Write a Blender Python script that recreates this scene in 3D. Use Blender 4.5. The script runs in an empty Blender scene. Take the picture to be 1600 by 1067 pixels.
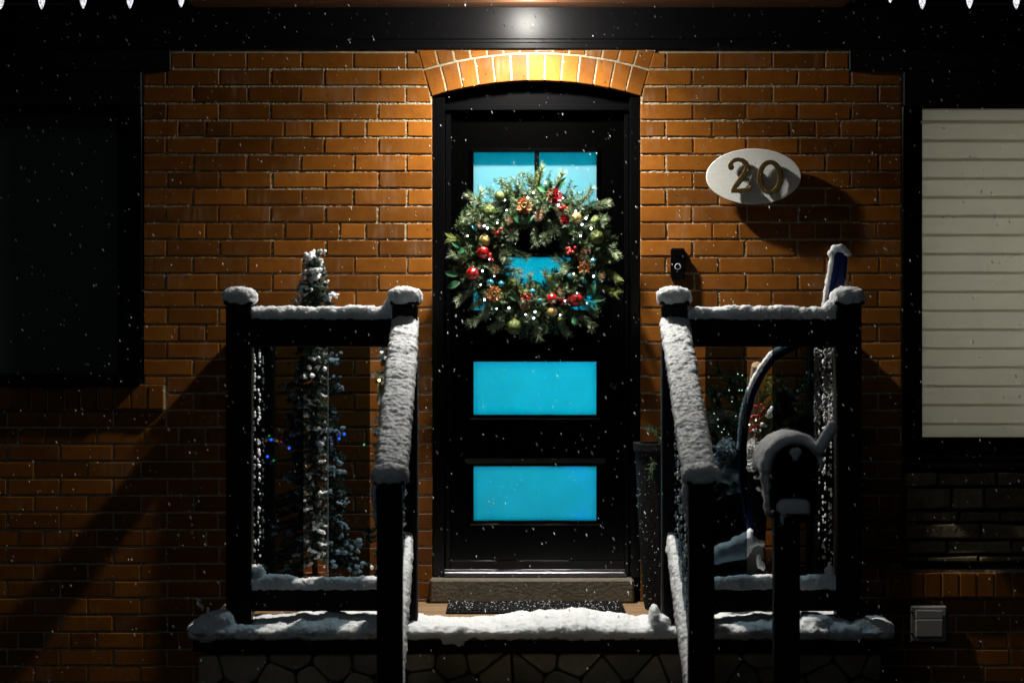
import bpy, bmesh, math, random
import numpy as np
from mathutils import Vector, Matrix, Quaternion
R = math.radians
rnd = random.Random(7)
sc = bpy.context.scene
col = sc.collection

# ------------------------------------------------------------------ camera, sky, light
EYE = 1.80; DC = 12.0; F = 4200.0           # eye height, metres to the wall, focal length in px of a 1600 px frame
cam_d = bpy.data.cameras.new('camera'); cam = bpy.data.objects.new('camera', cam_d); col.objects.link(cam)
cam.location = (0, -DC, EYE); cam.rotation_euler = (R(90), 0, 0)
cam_d.sensor_width = 36; cam_d.lens = F / 1600 * 36
cam_d.clip_start = .1; cam_d.clip_end = 500
cam_d.dof.use_dof = True; cam_d.dof.focus_distance = 11.9; cam_d.dof.aperture_fstop = 4.5
sc.camera = cam
w = bpy.data.worlds.new('World'); sc.world = w; w.use_nodes = True
nt = w.node_tree; bg = nt.nodes['Background']
sky = nt.nodes.new('ShaderNodeTexSky'); sky.sky_type = 'NISHITA'; sky.sun_disc = False
sky.sun_elevation = R(35); sky.sun_rotation = R(200)
nt.links.new(sky.outputs[0], bg.inputs[0]); bg.inputs[1].default_value = .0004
sl = bpy.data.lights.new('street_side_fill', 'SUN'); sl.energy = .06; sl.angle = R(12); sl.color = (.75, .88, 1)  # weak fill from the street side, added to brighten snow facing the camera
so = bpy.data.objects.new('street_side_fill', sl); col.objects.link(so)
so.rotation_euler = (R(55), 0, R(-20))
sc.view_settings.view_transform = 'Standard'; sc.view_settings.look = 'None'
sc.view_settings.exposure = 0; sc.view_settings.gamma = 1; sc.view_settings.use_curve_mapping = False
sc.render.engine = 'CYCLES'
sc.cycles.use_denoising = True
sc.cycles.max_bounces = 8; sc.cycles.diffuse_bounces = 4; sc.cycles.glossy_bounces = 3
sc.cycles.transmission_bounces = 6; sc.cycles.transparent_max_bounces = 12
sc.cycles.caustics_reflective = False; sc.cycles.caustics_refractive = False
sc.cycles.sample_clamp_indirect = 3

# ------------------------------------------------------------------ helpers
def S(d): return F / (DC - d)
def P(px, py, d=0.0):
    s = S(d); return Vector(((px - 800) / s, -d, EYE + (533.5 - py) / s))
def X(px, d=0.0): return (px - 800) / S(d)
def Z(py, d=0.0): return EYE + (533.5 - py) / S(d)
ORG = {}
def org(o): return ORG.get(o.name, Vector((0, 0, 0))) if o else Vector((0, 0, 0))
def tag(o, label=None, cat=None, group=None, kind=None):
    if label: o['label'] = label
    if cat: o['category'] = cat
    if group: o['group'] = group
    if kind: o['kind'] = kind
    return o
def link(o, c, parent):
    col.objects.link(o); o.location = c - org(parent)
    if parent: o.parent = parent
    ORG[o.name] = Vector(c); return o
def empty(name, loc, label=None, cat=None, group=None):
    o = bpy.data.objects.new(name, None); o.empty_display_size = .1
    link(o, Vector(loc), None); return tag(o, label, cat, group)
def mk(name, verts, faces, mat, parent=None, smooth=False, fmat=None):
    V = np.array([tuple(v) for v in verts], dtype=float)
    c = Vector(((V.max(0) + V.min(0)) / 2).tolist())
    me = bpy.data.meshes.new(name)
    me.from_pydata((V - np.array(c)).tolist(), [], faces)
    for m in (mat if isinstance(mat, (list, tuple)) else [mat]): me.materials.append(m)
    if smooth: me.polygons.foreach_set('use_smooth', [True] * len(me.polygons))
    if fmat: me.polygons.foreach_set('material_index', fmat)
    me.update()
    return link(bpy.data.objects.new(name, me), c, parent)
class MB:                      # collects shapes, links them as one mesh
    def __init__(s): s.v = []; s.f = []; s.m = []; s.cm = 0
    def add(s, v, f):
        n = len(s.v); s.v += [tuple(q) for q in v]; s.f += [tuple(i + n for i in q) for q in f]
        s.m += [s.cm] * len(f); return s
    def box(s, x0, x1, y0, y1, z0, z1, b=.002, jit=0):
        # bevelled box, all edges chamfered through a per-axis 4-ring
        b = min(b, abs(x1-x0)*.3, abs(y1-y0)*.3, abs(z1-z0)*.3)
        bm = bmesh.new(); bmesh.ops.create_cube(bm, size=1)
        for v in bm.verts:
            v.co = Vector(((x0+x1)/2 + v.co.x*abs(x1-x0), (y0+y1)/2 + v.co.y*abs(y1-y0), (z0+z1)/2 + v.co.z*abs(z1-z0)))
        if b > 0: bmesh.ops.bevel(bm, geom=bm.edges[:], offset=b, segments=1, affect='EDGES')
        return s.bm(bm)
    def bm(s, bm, M=None):
        bm.verts.index_update()
        v = [(M @ q.co) if M else q.co.copy() for q in bm.verts]; f = [[a.index for a in q.verts] for q in bm.faces]
        bm.free(); return s.add(v, f)
    def tube(s, pts, rad, n=8, cap=True, flat=1.0):
        pts = [Vector(p) for p in pts]
        if not hasattr(rad, '__len__'): rad = [rad] * len(pts)
        t0 = (pts[1] - pts[0]).normalized()
        up = Vector((0, 0, 1)) if abs(t0.z) < .9 else Vector((1, 0, 0))
        a = t0.cross(up).normalized(); V = []; Fc = []
        for i, p in enumerate(pts):
            t = (pts[min(i+1, len(pts)-1)] - pts[max(i-1, 0)]).normalized()
            a = (a - t * a.dot(t)).normalized(); b = t.cross(a)
            for k in range(n):
                an = 2*math.pi*k/n; V.append(p + (a*math.cos(an) + b*math.sin(an)*flat) * rad[i])
        for i in range(len(pts)-1):
            for k in range(n): Fc.append((i*n+k, i*n+(k+1) % n, (i+1)*n+(k+1) % n, (i+1)*n+k))
        if cap: Fc.append(tuple(range(n))[::-1]); Fc.append(tuple((len(pts)-1)*n+k for k in range(n)))
        return s.add(V, Fc)
    def prism(s, poly, y_back, y_front, ch=.003):
        # poly: (x, z) points counter-clockwise seen from the street; front faces -y
        n = len(poly); cx = sum(p[0] for p in poly)/n; cz = sum(p[1] for p in poly)/n
        wd = max(p[0] for p in poly)-min(p[0] for p in poly); hd = max(p[1] for p in poly)-min(p[1] for p in poly)
        V = [(x, y_back, z) for x, z in poly] + [(x, y_front+ch, z) for x, z in poly]
        kx = 1 - 2*ch/max(wd, ch*4); kz = 1 - 2*ch/max(hd, ch*4)
        V += [(cx+(x-cx)*kx, y_front, cz+(z-cz)*kz) for x, z in poly]
        Fc = []
        for r in (0, 1):
            for k in range(n): Fc.append((r*n+k, r*n+(k+1) % n, (r+1)*n+(k+1) % n, (r+1)*n+k))
        Fc.append(tuple(2*n+k for k in range(n)))
        return s.add(V, Fc)
    def ico(s, c, r, sub=1, M=None, rr=None, noise=0):
        bm = bmesh.new(); bmesh.ops.create_icosphere(bm, subdivisions=sub, radius=1)
        rr = rr or (r, r, r)
        for v in bm.verts:
            k = 1 + noise*(rnd.random()-.5)
            q = Vector((v.co.x*rr[0]*k, v.co.y*rr[1]*k, v.co.z*rr[2]*k))
            if M: q = M @ q
            v.co = q + Vector(c)
        return s.bm(bm)
    def build(s, name, mat, parent=None, smooth=False):
        return mk(name, s.v, s.f, mat, parent, smooth, s.m if isinstance(mat, (list, tuple)) else None)

# ------------------------------------------------------------------ materials
def mat(name, colr, rough=.5, var=0, vscale=20, bump=0, bscale=60, bdist=.002, spec=.5, metal=0, coat=0,
        stretch=None, col2=None, objrand=0, sss=0, sssr=.02, emit=None, es=0, thr=None):
    m = bpy.data.materials.new(name); m.use_nodes = True; t = m.node_tree; N = t.nodes; L = t.links
    p = N['Principled BSDF']
    p.inputs['Base Color'].default_value = (*colr, 1); p.inputs['Roughness'].default_value = rough
    p.inputs['Metallic'].default_value = metal; p.inputs['Specular IOR Level'].default_value = spec
    p.inputs['Coat Weight'].default_value = coat; p.inputs['Coat Roughness'].default_value = .12
    if sss:
        p.inputs['Subsurface Weight'].default_value = sss; p.inputs['Subsurface Radius'].default_value = (1, .95, .9)
        p.inputs['Subsurface Scale'].default_value = sssr
    if emit: p.inputs['Emission Color'].default_value = (*emit, 1); p.inputs['Emission Strength'].default_value = es
    tc = N.new('ShaderNodeNewGeometry'); vec = tc.outputs['Position']
    if stretch:
        mp = N.new('ShaderNodeMapping'); mp.inputs['Scale'].default_value = stretch
        L.new(vec, mp.inputs[0]); vec = mp.outputs[0]
    cur = None
    if var or col2:
        n = N.new('ShaderNodeTexNoise'); n.inputs['Scale'].default_value = vscale; n.inputs['Detail'].default_value = 5
        n.inputs['Roughness'].default_value = .65
        L.new(vec, n.inputs['Vector'])
        rp = N.new('ShaderNodeValToRGB'); L.new(n.outputs[0], rp.inputs[0])
        a, b = thr or (.3, .7)
        rp.color_ramp.elements[0].position = a; rp.color_ramp.elements[1].position = b
        c2 = col2 or tuple(min(1, c*(1+var)) for c in colr)
        c1 = colr if col2 else tuple(c*(1-var) for c in colr)
        rp.color_ramp.elements[0].color = (*c1, 1); rp.color_ramp.elements[1].color = (*c2, 1)
        cur = rp.outputs[0]
    if objrand:
        oi = N.new('ShaderNodeObjectInfo'); add = N.new('ShaderNodeMath'); add.operation = 'ADD'
        L.new(oi.outputs['Random'], add.inputs[0]); L.new(tc.outputs['Random Per Island'], add.inputs[1])
        fr = N.new('ShaderNodeMath'); fr.operation = 'FRACT'; L.new(add.outputs[0], fr.inputs[0])
        mr = N.new('ShaderNodeMapRange'); mr.inputs[3].default_value = 1-objrand; mr.inputs[4].default_value = 1+objrand*.8
        L.new(fr.outputs[0], mr.inputs[0])
        mx = N.new('ShaderNodeMix'); mx.data_type = 'RGBA'; mx.blend_type = 'MULTIPLY'; mx.inputs[0].default_value = 1
        if cur: L.new(cur, mx.inputs[6])
        else: mx.inputs[6].default_value = (*colr, 1)
        cb = N.new('ShaderNodeCombineColor')
        for i in range(3): L.new(mr.outputs[0], cb.inputs[i])
        L.new(cb.outputs[0], mx.inputs[7]); cur = mx.outputs[2]
    if cur: L.new(cur, p.inputs['Base Color'])
    if bump:
        n2 = N.new('ShaderNodeTexNoise'); n2.inputs['Scale'].default_value = bscale; n2.inputs['Detail'].default_value = 6
        n2.inputs['Roughness'].default_value = .6
        L.new(vec, n2.inputs['Vector'])
        bp = N.new('ShaderNodeBump'); bp.inputs['Strength'].default_value = bump; bp.inputs['Distance'].default_value = bdist
        L.new(n2.outputs[0], bp.inputs['Height']); L.new(bp.outputs[0], p.inputs['Normal'])
    return m

def brick_material():
    m = mat('fired_clay', (.158, .049, .0052), rough=.42, objrand=.38, bump=.35, bscale=90, bdist=.0015, spec=.2,
            col2=(.22, .078, .0085), vscale=14)
    t = m.node_tree; N = t.nodes; L = t.links; p = N['Principled BSDF']
    src = p.inputs['Base Color'].links[0].from_socket
    g = N.new('ShaderNodeNewGeometry')
    # pale vertical lime streaks
    mp = N.new('ShaderNodeMapping'); mp.inputs['Scale'].default_value = (55, 1, 5); L.new(g.outputs['Position'], mp.inputs[0])
    n = N.new('ShaderNodeTexNoise'); n.inputs['Scale'].default_value = 1; n.inputs['Detail'].default_value = 4; L.new(mp.outputs[0], n.inputs[0])
    n2 = N.new('ShaderNodeTexNoise'); n2.inputs['Scale'].default_value = 6; n2.inputs['Detail'].default_value = 2; L.new(g.outputs['Position'], n2.inputs[0])
    r2 = N.new('ShaderNodeMapRange'); r2.inputs[1].default_value = .52; r2.inputs[2].default_value = .72; L.new(n2.outputs[0], r2.inputs[0])
    r1 = N.new('ShaderNodeMapRange'); r1.inputs[1].default_value = .4; r1.inputs[2].default_value = .7; L.new(n.outputs[0], r1.inputs[0])
    mu = N.new('ShaderNodeMath'); mu.operation = 'MULTIPLY'; L.new(r1.outputs[0], mu.inputs[0]); L.new(r2.outputs[0], mu.inputs[1])
    mu2 = N.new('ShaderNodeMath'); mu2.operation = 'MULTIPLY'; mu2.inputs[1].default_value = .36; L.new(mu.outputs[0], mu2.inputs[0])
    mx = N.new('ShaderNodeMix'); mx.data_type = 'RGBA'; L.new(mu2.outputs[0], mx.inputs[0])
    L.new(src, mx.inputs[6]); mx.inputs[7].default_value = (.30, .24, .17, 1)
    # dark specks and pits
    n3 = N.new('ShaderNodeTexNoise'); n3.inputs['Scale'].default_value = 130; n3.inputs['Detail'].default_value = 3; L.new(g.outputs['Position'], n3.inputs[0])
    r3 = N.new('ShaderNodeMapRange'); r3.inputs[1].default_value = .66; r3.inputs[2].default_value = .74; L.new(n3.outputs[0], r3.inputs[0])
    mx2 = N.new('ShaderNodeMix'); mx2.data_type = 'RGBA'; L.new(r3.outputs[0], mx2.inputs[0])
    L.new(mx.outputs[2], mx2.inputs[6]); mx2.inputs[7].default_value = (.06, .02, .008, 1)
    L.new(mx2.outputs[2], p.inputs['Base Color'])
    return m
BRICK = brick_material()
MORTAR = mat('old_mortar', (.23, .19, .11), rough=.9, col2=(.44, .38, .26), vscale=40, bump=.9, bscale=160, bdist=.004)
BLACK = mat('black_paint', (.001, .001, .0012), rough=.24, bump=.05, bscale=300, spec=.3)
BLACKM = mat('black_matte_paint', (.003, .003, .003), rough=.55, bump=.1, bscale=200, spec=.25)
FRIEZE = mat('black_aluminium', (.004, .004, .0045), rough=.36, bump=.03, bscale=40, spec=.13)
SOFFIT = mat('brown_soffit', (.12, .052, .02), rough=.5, var=.25, vscale=12, stretch=(1, 12, 12))
SNOW = mat('snow', (.86, .90, .93), rough=.65, bump=.9, bscale=170, bdist=.005, sss=.8, sssr=.018, spec=.3)
ALU = mat('sill_metal', (.10, .10, .11), rough=.28, metal=1, bump=.2, bscale=120)
CONC = mat('threshold_stone', (.10, .085, .06), rough=.85, col2=(.18, .155, .11), vscale=30, bump=.8, bscale=70, bdist=.008)
STONE = mat('flagstone', (.24, .20, .13), rough=.75, col2=(.42, .35, .24), vscale=9, objrand=.35, bump=.8, bscale=40, bdist=.006)
LEDGE = mat('ledgestone', (.13, .10, .045), rough=.8, col2=(.27, .21, .11), vscale=14, objrand=.35, bump=1, bscale=45, bdist=.008)
STMORT = mat('dark_mortar', (.085, .075, .06), rough=.95, bump=.8, bscale=120)
BOARD = mat('tan_decking', (.22, .13, .06), rough=.55, col2=(.34, .21, .10), vscale=8, stretch=(.6, 9, 9), objrand=.15, bump=.3, bscale=30)
GROUND = mat('dark_low_bounce', (.045, .047, .05), rough=.6, var=.3, vscale=3, bump=.6, bscale=8, bdist=.03)  # kept darker than snowy ground to cut bounce onto the lower wall
WHITEW = mat('white_washed_wood', (.74, .75, .70), rough=.6, var=.08, vscale=10, stretch=(1.2, 14, 14), bump=.35, bscale=22)
BRONZE = mat('aged_bronze', (.15, .10, .035), rough=.42, metal=.75, var=.3, vscale=60, bump=.2, bscale=150)
PLASTW = mat('pale_plastic', (.27, .26, .24), rough=.45)
RING = mat('button_ring', (.6, .62, .65), rough=.3, emit=(.6, .7, .8), es=.03)
NAVY = mat('navy_plastic', (.006, .016, .10), rough=.35)
GREEN = mat('spruce_needles', (.06, .105, .035), rough=.5, objrand=.5)
GREY = mat('frosted_pine_needles', (.28, .35, .20), rough=.5, objrand=.5)
DARKG = mat('dark_bough_needles', (.055, .125, .06), rough=.5, objrand=.5)
FIRN = mat('frosted_fir_needles', (.03, .07, .04), rough=.5)
_t = FIRN.node_tree; _g = _t.nodes.new('ShaderNodeNewGeometry'); _r = _t.nodes.new('ShaderNodeValToRGB')
_r.color_ramp.interpolation = 'CONSTANT'; _e = _r.color_ramp.elements; _e[0].color = (.025, .06, .032, 1); _e[1].position = .45; _e[1].color = (.06, .11, .05, 1)
_x = _e.new(.76); _x.color = (.30, .36, .30, 1); _x = _e.new(.92); _x.color = (.62, .68, .66, 1)
_t.links.new(_g.outputs['Random Per Island'], _r.inputs[0]); _t.links.new(_r.outputs[0], _t.nodes['Principled BSDF'].inputs['Base Color'])
OLIVE = mat('olive_needles', (.22, .27, .07), rough=.5, objrand=.4)
LEAF = mat('artificial_leaf', (.03, .12, .05), rough=.35, objrand=.3)
STEM = mat('brown_stem', (.05, .03, .015), rough=.8)
REDB = mat('red_bauble', (.30, .008, .007), rough=.2, bump=.5, bscale=90, bdist=.004, coat=.6, objrand=.2)
ORNG = mat('copper_bauble', (.62, .13, .05), rough=.3, metal=.25, objrand=.2)
GOLD = mat('gold_bauble', (.42, .30, .10), rough=.35, metal=.5, var=.5, vscale=130, bump=.9, bscale=130, bdist=.005, objrand=.2)
GGLT = mat('green_glitter', (.075, .105, .02), rough=.3, metal=.3, var=.8, vscale=150, bump=1, bscale=150, bdist=.006, objrand=.2)
TEAL = mat('teal_bauble', (.01, .16, .22), rough=.25, coat=.5)
CONE = mat('pine_cone', (.16, .095, .04), rough=.6, objrand=.35)
CONEF = mat('frosted_cone', (.55, .56, .56), rough=.6, objrand=.35)
BERRY = mat('red_berry', (.26, .012, .010), rough=.25)
POT = mat('black_wicker', (.003, .003, .003), rough=.7, bump=1, bscale=60, bdist=.01, spec=.15)
TERRA = mat('terracotta', (.28, .10, .045), rough=.8, var=.2)
WOODEND = mat('cut_wood', (.42, .27, .14), rough=.7, var=.2, vscale=50)
BARK = mat('birch_bark', (.30, .24, .16), rough=.8, var=.4, vscale=25, stretch=(1, 1, 4))
TWIG = mat('glitter_twig', (.35, .28, .18), rough=.4, metal=.4)
MAT_RUBBER = mat('rubber_mat', (.005, .005, .005), rough=.6, spec=.2, bump=1, bscale=200, bdist=.006)
WIRE = mat('green_wire', (.004, .012, .006), rough=.5)
ROOMW = mat('room_paint', (.6, .6, .58), rough=.9)
def emitter(name, c, s): return mat(name, (.02, .02, .02), emit=c, es=s)
LED = emitter('led_bulb', (.86, .80, 1.0), 26)
def trans(name, base, wt, rough=.35, gl=.06):
    m = bpy.data.materials.new(name); m.use_nodes = True; t = m.node_tree; N = t.nodes; L = t.links
    N.remove(N['Principled BSDF']); out = N['Material Output']
    d = N.new('ShaderNodeBsdfDiffuse'); d.inputs[0].default_value = (*base, 1)
    tr = N.new('ShaderNodeBsdfTranslucent'); tr.inputs[0].default_value = (*base, 1)
    g = N.new('ShaderNodeBsdfGlossy'); g.inputs['Roughness'].default_value = rough
    a = N.new('ShaderNodeMixShader'); a.inputs[0].default_value = wt; L.new(d.outputs[0], a.inputs[1]); L.new(tr.outputs[0], a.inputs[2])
    b = N.new('ShaderNodeMixShader'); b.inputs[0].default_value = gl; L.new(a.outputs[0], b.inputs[1]); L.new(g.outputs[0], b.inputs[2])
    ge = N.new('ShaderNodeNewGeometry'); n = N.new('ShaderNodeTexNoise'); n.inputs['Scale'].default_value = 9; n.inputs['Detail'].default_value = 6
    L.new(ge.outputs['Position'], n.inputs[0]); r = N.new('ShaderNodeMapRange'); r.inputs[1].default_value = .3; r.inputs[2].default_value = .7
    r.inputs[3].default_value = .93; r.inputs[4].default_value = 1.0; L.new(n.outputs[0], r.inputs[0])
    v = N.new('ShaderNodeVectorMath'); v.operation = 'SCALE'; v.inputs[0].default_value = base; L.new(r.outputs[0], v.inputs[3])
    L.new(v.outputs[0], d.inputs[0]); L.new(v.outputs[0], tr.inputs[0])
    L.new(b.outputs[0], out.inputs[0]); return m
FROST = trans('frosted_glass', (.32, .62, .66), .80, rough=.3, gl=.03)
BLIND = trans('blind_fabric', (.74, .70, .62), .72, rough=.6, gl=.02)
def tinted(name, tint, gl=.06):
    m = bpy.data.materials.new(name); m.use_nodes = True; t = m.node_tree; N = t.nodes; L = t.links
    N.remove(N['Principled BSDF']); out = N['Material Output']
    a = N.new('ShaderNodeBsdfTransparent'); a.inputs[0].default_value = (*tint, 1)
    g = N.new('ShaderNodeBsdfGlossy'); g.inputs['Roughness'].default_value = .04
    b = N.new('ShaderNodeMixShader'); b.inputs[0].default_value = gl; L.new(a.outputs[0], b.inputs[1]); L.new(g.outputs[0], b.inputs[2])
    L.new(b.outputs[0], out.inputs[0]); return m
SMOKE = tinted('smoked_glass', (.32, .39, .43), .02)      # light passes two faces
CLEAR = tinted('window_glass', (.9, .93, .93), .04)

# ------------------------------------------------------------------ setting
g = MB(); g.add([(-40, -40, 0), (40, -40, 0), (40, 30, 0), (-40, 30, 0)], [(0, 1, 2, 3)])
tag(g.build('ground', GROUND), kind='structure', label='dark ground in front of the house, toned down to cut bounced light')

# ------------------------------------------------------------------ the house
house = empty('brick_house', (0, 0, 0), 'orange brick house front with black trim around an arched doorway at night', 'house')
# mortar bed: fine uneven sheets, door and windows left open
RS = np.random.RandomState(3)
def sheet(mb, px0, px1, py0, py1, step=.007, y=.0036, amp=.0020):
    x0, x1, z1, z0 = X(px0), X(px1), Z(py0), Z(py1)
    nx = max(1, int((x1-x0)/step)); nz = max(1, int((z1-z0)/step))
    gx = np.linspace(x0, x1, nx+1); gz = np.linspace(z0, z1, nz+1)
    yy = y + amp*(RS.rand(nz+1, nx+1)-.5)*2
    XX, ZZ = np.meshgrid(gx, gz)
    V = np.stack([XX, yy, ZZ], -1).reshape(-1, 3)
    i = np.arange(nz)[:, None]*(nx+1) + np.arange(nx)[None, :]
    Fq = np.stack([i, i+1, i+nx+2, i+nx+1], -1).reshape(-1, 4)
    mb.add(V.tolist(), Fq.tolist())
mo = MB()
sheet(mo, 225, 675, 84, 1120)
sheet(mo, 1001, 1409, 84, 1120)
sheet(mo, -260, 225, 600, 1163, step=.02); sheet(mo, 225, 675, 1120, 1163, step=.03)
sheet(mo, 1001, 1409, 1120, 1163, step=.03); sheet(mo, 1409, 1900, 890, 1163, step=.02)
sheet(mo, -260, 1900, -60, 84, step=.08, y=.012, amp=0)
CX, CY, RA = 838, 691, 565
arc = []
for i in range(41):
    a = R(-17.5 + 35*i/40); ax = CX+RA*math.sin(a); ay = CY-RA*math.cos(a)
    arc.append((ax, ay))
V = [(X(a), .0035, Z(b-1.5)) for a, b in arc] + [(X(a), .0035, Z(83)) for a, b in arc]
mo.add(V, [(i, i+1, i+42, i+41) for i in range(40)])
# thick wall body behind the mortar
for a, b, c, d in ((225, 675, 84, 1163), (1001, 1409, 84, 1163), (-260, 225, 600, 1163), (1409, 1900, 890, 1163)):
    mo.box(X(a), X(b), .03, .24, Z(d), Z(c), b=0)
wall = mo.build('wall', MORTAR, house)

MESHC = {}
def brick(parent, poly, yb=.10, yf=0, key=None, name='brick', m=BRICK, ch=.0028, jit=.0011):
    """poly in metres (x, z), counter-clockwise from the street; shared mesh for alike bricks"""
    cx = (min(p[0] for p in poly)+max(p[0] for p in poly))/2; cz = (min(p[1] for p in poly)+max(p[1] for p in poly))/2
    rel = [(x-cx, z-cz) for x, z in poly]
    k = (tuple((round(a*400), round(b*400)) for a, b in rel), rnd.randrange(5), round(yb, 3), name, m.name)
    if k not in MESHC:
        pts = []
        n = len(rel)
        for i in range(n):
            a, b = rel[i], rel[(i+1) % n]; pts.append(a)
            L = math.dist(a, b)
            if L > .12:
                for q in (.35, .7): pts.append((a[0]+(b[0]-a[0])*q, a[1]+(b[1]-a[1])*q))
        pts = [(a+rnd.uniform(-jit, jit), b+rnd.uniform(-jit, jit)) for a, b in pts]
        q = MB(); q.prism(pts, yb, 0, ch)
        me = bpy.data.meshes.new(name); me.from_pydata(q.v, [], q.f); me.materials.append(m); MESHC[k] = me
    o = bpy.data.objects.new(name, MESHC[k])
    return link(o, Vector((cx, yf - rnd.uniform(0, .003), cz)), parent)
def quad(a, b, c, d):  # px corners: top-left, top-right, bottom-right, bottom-left -> ccw metres
    return [(X(p[0]), Z(p[1])) for p in (d, c, b, a)]
Y0, PT, J = 81.8, 26.62, 1.75
cells = []
def sk(y): return 675 - max(0, 150-y)*.285
def skr(y): return 1001 + max(0, 148-y)*.285
for k in range(0, 41):
    yt, yb = Y0+PT*k+J, Y0+PT*(k+1)-J; ym = (yt+yb)/2
    if k % 6 == 4:
        jl = [-219, -137, -54, -13, 28, 69, 110, 151, 225, 279, 322, 362, 444, 486, 530, 572, 635, 675]
        jr = [1001, 1041, 1112, 1152, 1233, 1273, 1313, 1371, 1409, 1450, 1533, 1574, 1615, 1698, 1781, 1860]
    elif k % 2 == 0:
        jl = [-195, -112, -29, 54, 137, 220, 303, 387, 471, 554, 635, 675]; jr = [1001, 1041, 1124, 1207, 1290, 1373, 1456, 1539, 1622, 1705, 1788, 1871]
    else:
        jl = [-155, -72, 11, 94, 177, 260, 342, 424, 508, 592, 675]; jr = [1001, 1083, 1165, 1247, 1330, 1412, 1494, 1577, 1660, 1743, 1826]
    jl = [j + (rnd.uniform(-1.6, 1.6) if 226 < j < 670 else 0) for j in jl]; jr = [j + (rnd.uniform(-1.6, 1.6) if j > 1010 else 0) for j in jr]
    if ym < 600: lo = 225
    elif ym < 641: lo = 262
    else: lo = -260
    if k == 0: lo = 268
    hi = 1325 if k == 0 else (1408 if ym < 885 else (1383 if ym < 934 else 1900))
    for js, l0, l1, left in ((jl, lo, 675, 1), (jr, 1001, hi, 0)):
        for a, b in zip(js[:-1], js[1:]):
            a2, b2 = max(a, l0), min(b, l1)
            if b2-a2 < 9: continue
            jj = 1.5
            xa = a2 + (jj if a2 > l0 or left == 0 and a2 > 1001 else 0); xb = b2 - (jj if b2 < l1 else 0)
            if left: p = quad((xa, yt), (min(xb, sk(yt)-2), yt), (min(xb, sk(yb)-2), yb), (xa, yb)) if yt < 150 and b2 == 675 else quad((xa, yt), (xb, yt), (xb, yb), (xa, yb))
            else: p = quad((max(xa, skr(yt)+2), yt), (xb, yt), (xb, yb), (max(xa, skr(yb)+2), yb)) if yt < 150 and a2 == 1001 else quad((xa, yt), (xb, yt), (xb, yb), (xa, yb))
            mx_, my_ = (xa+xb)/2, (yt+yb)/2
            vis = 0 <= mx_ <= 1600 and my_ < 1060
            hidden = (355 < xa and xb < 395 and my_ > 480)
            score = math.hypot(mx_-825, (my_-100)*1.15) + (0 if vis else 5000) + (2000 if mx_ < 225 else 0)
            cells.append((score, p))
cells.append((900, quad((226.5, 589.5), (258, 589.5), (258, 600), (226.5, 600))))
cells.sort(key=lambda c: c[0])
for s_, p in cells[:300]: brick(wall, p)
rest = MB()
for s_, p in cells[300:]:
    rest.prism([(x+rnd.uniform(-.001, .001), z+rnd.uniform(-.001, .001)) for x, z in p], .10, -rnd.uniform(0, .003), .0028)
tag(rest.build('brickwork', BRICK, wall), kind='stuff')
# arch
av = MB()
def arcpt(r, a): return (X(CX+r*math.sin(a)), Z(CY-r*math.cos(a)))
n_ = 30
for i in range(n_):
    a0, a1 = R(-16.9+33.8*i/n_), R(-16.9+33.8*(i+1)/n_)
    (x0, z0), (x1, z1) = arcpt(RA+3, a0), arcpt(RA+3, a1); (x2, z2), (x3, z3) = arcpt(RA+80, a0), arcpt(RA+80, a1)
    av.add([(x0, .002, z0), (x1, .002, z1), (x3, .002, z3), (x2, .002, z2), (x0, .1, z0), (x1, .1, z1)], [(0, 1, 2, 3), (0, 4, 5, 1)])
arch = av.build('arch', MORTAR, house)
NB = 13; CXm, ZCm = X(CX), Z(CY)
for ring, (r0, r1) in enumerate(((RA, RA+41), (RA+44, RA+84))):
    nb = NB + ring
    for i in range(nb):
        if ring == 0: a0, a1 = -16.9+33.8*i/nb, -16.9+33.8*(i+1)/nb
        else: a0, a1 = -16.9+33.8*(i)/nb, -16.9+33.8*(i+1)/nb
        gp = .135
        a0, a1 = R(a0+gp), R(a1-gp)
        pl_ = [arcpt(r0, a0), arcpt(r0, a1), arcpt(r1, a1), arcpt(r1, a0)]; zt_ = Z(79.2)
        if ring: pl_ = [(x + (0 if z < zt_ else (CXm-x)*(z-zt_)/(z-(ZCm))), min(z, zt_)) for x, z in pl_]
        brick(arch, pl_, yf=0)
# sill soldier courses
def sill(x0, x1, y0, y1, pitch, name='sill_course'):
    mbx = MB().box(X(x0), X(x1), -.012, .06, Z(y1), Z(y0+1.5), b=.001)
    s = mbx.build(name, MORTAR, house)
    x = x1
    while x - pitch > x0 - 5:
        brick(s, quad((x-pitch+1.4, y0), (x-1.4, y0), (x-1.4, y1-1.4), (x-pitch+1.4, y1-1.4)), yb=.02, yf=-.022, ch=.003)
        x -= pitch
    return s
sill(-130, 258, 601, 640, 26.2)
s2 = sill(1384, 1800, 894, 933, 27.5)

# ledgestone panel under the right window
lm = MB().box(X(1410), X(1860), .05, .2, Z(889), Z(722), b=0).build('ledgestone_panel', STMORT, house)
y = 737
for h in (24, 36, 20, 26, 24, 12):
    x = 1412 + rnd.uniform(0, 8)
    while x < 1820:
        l = rnd.uniform(50, 130) if h < 34 else rnd.uniform(45, 75)
        a = [(x+1.5+rnd.uniform(0, 2), y+1+rnd.uniform(0, 2)), (x+l*.5, y+1+rnd.uniform(0, 3)), (x+l-1.5, y+1+rnd.uniform(0, 2)), (x+l-1.5, y+h-1.5-rnd.uniform(0, 2)), (x+l*.45, y+h-1-rnd.uniform(0, 2)), (x+1.5, y+h-1.5)]
        pl = [(X(p), Z(q)) for p, q in a][::-1]
        q = MB(); q.prism(pl, .06, rnd.uniform(-.005, .022), .007)
        q.build('stone', LEDGE, lm); x += l
    y += h

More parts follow.
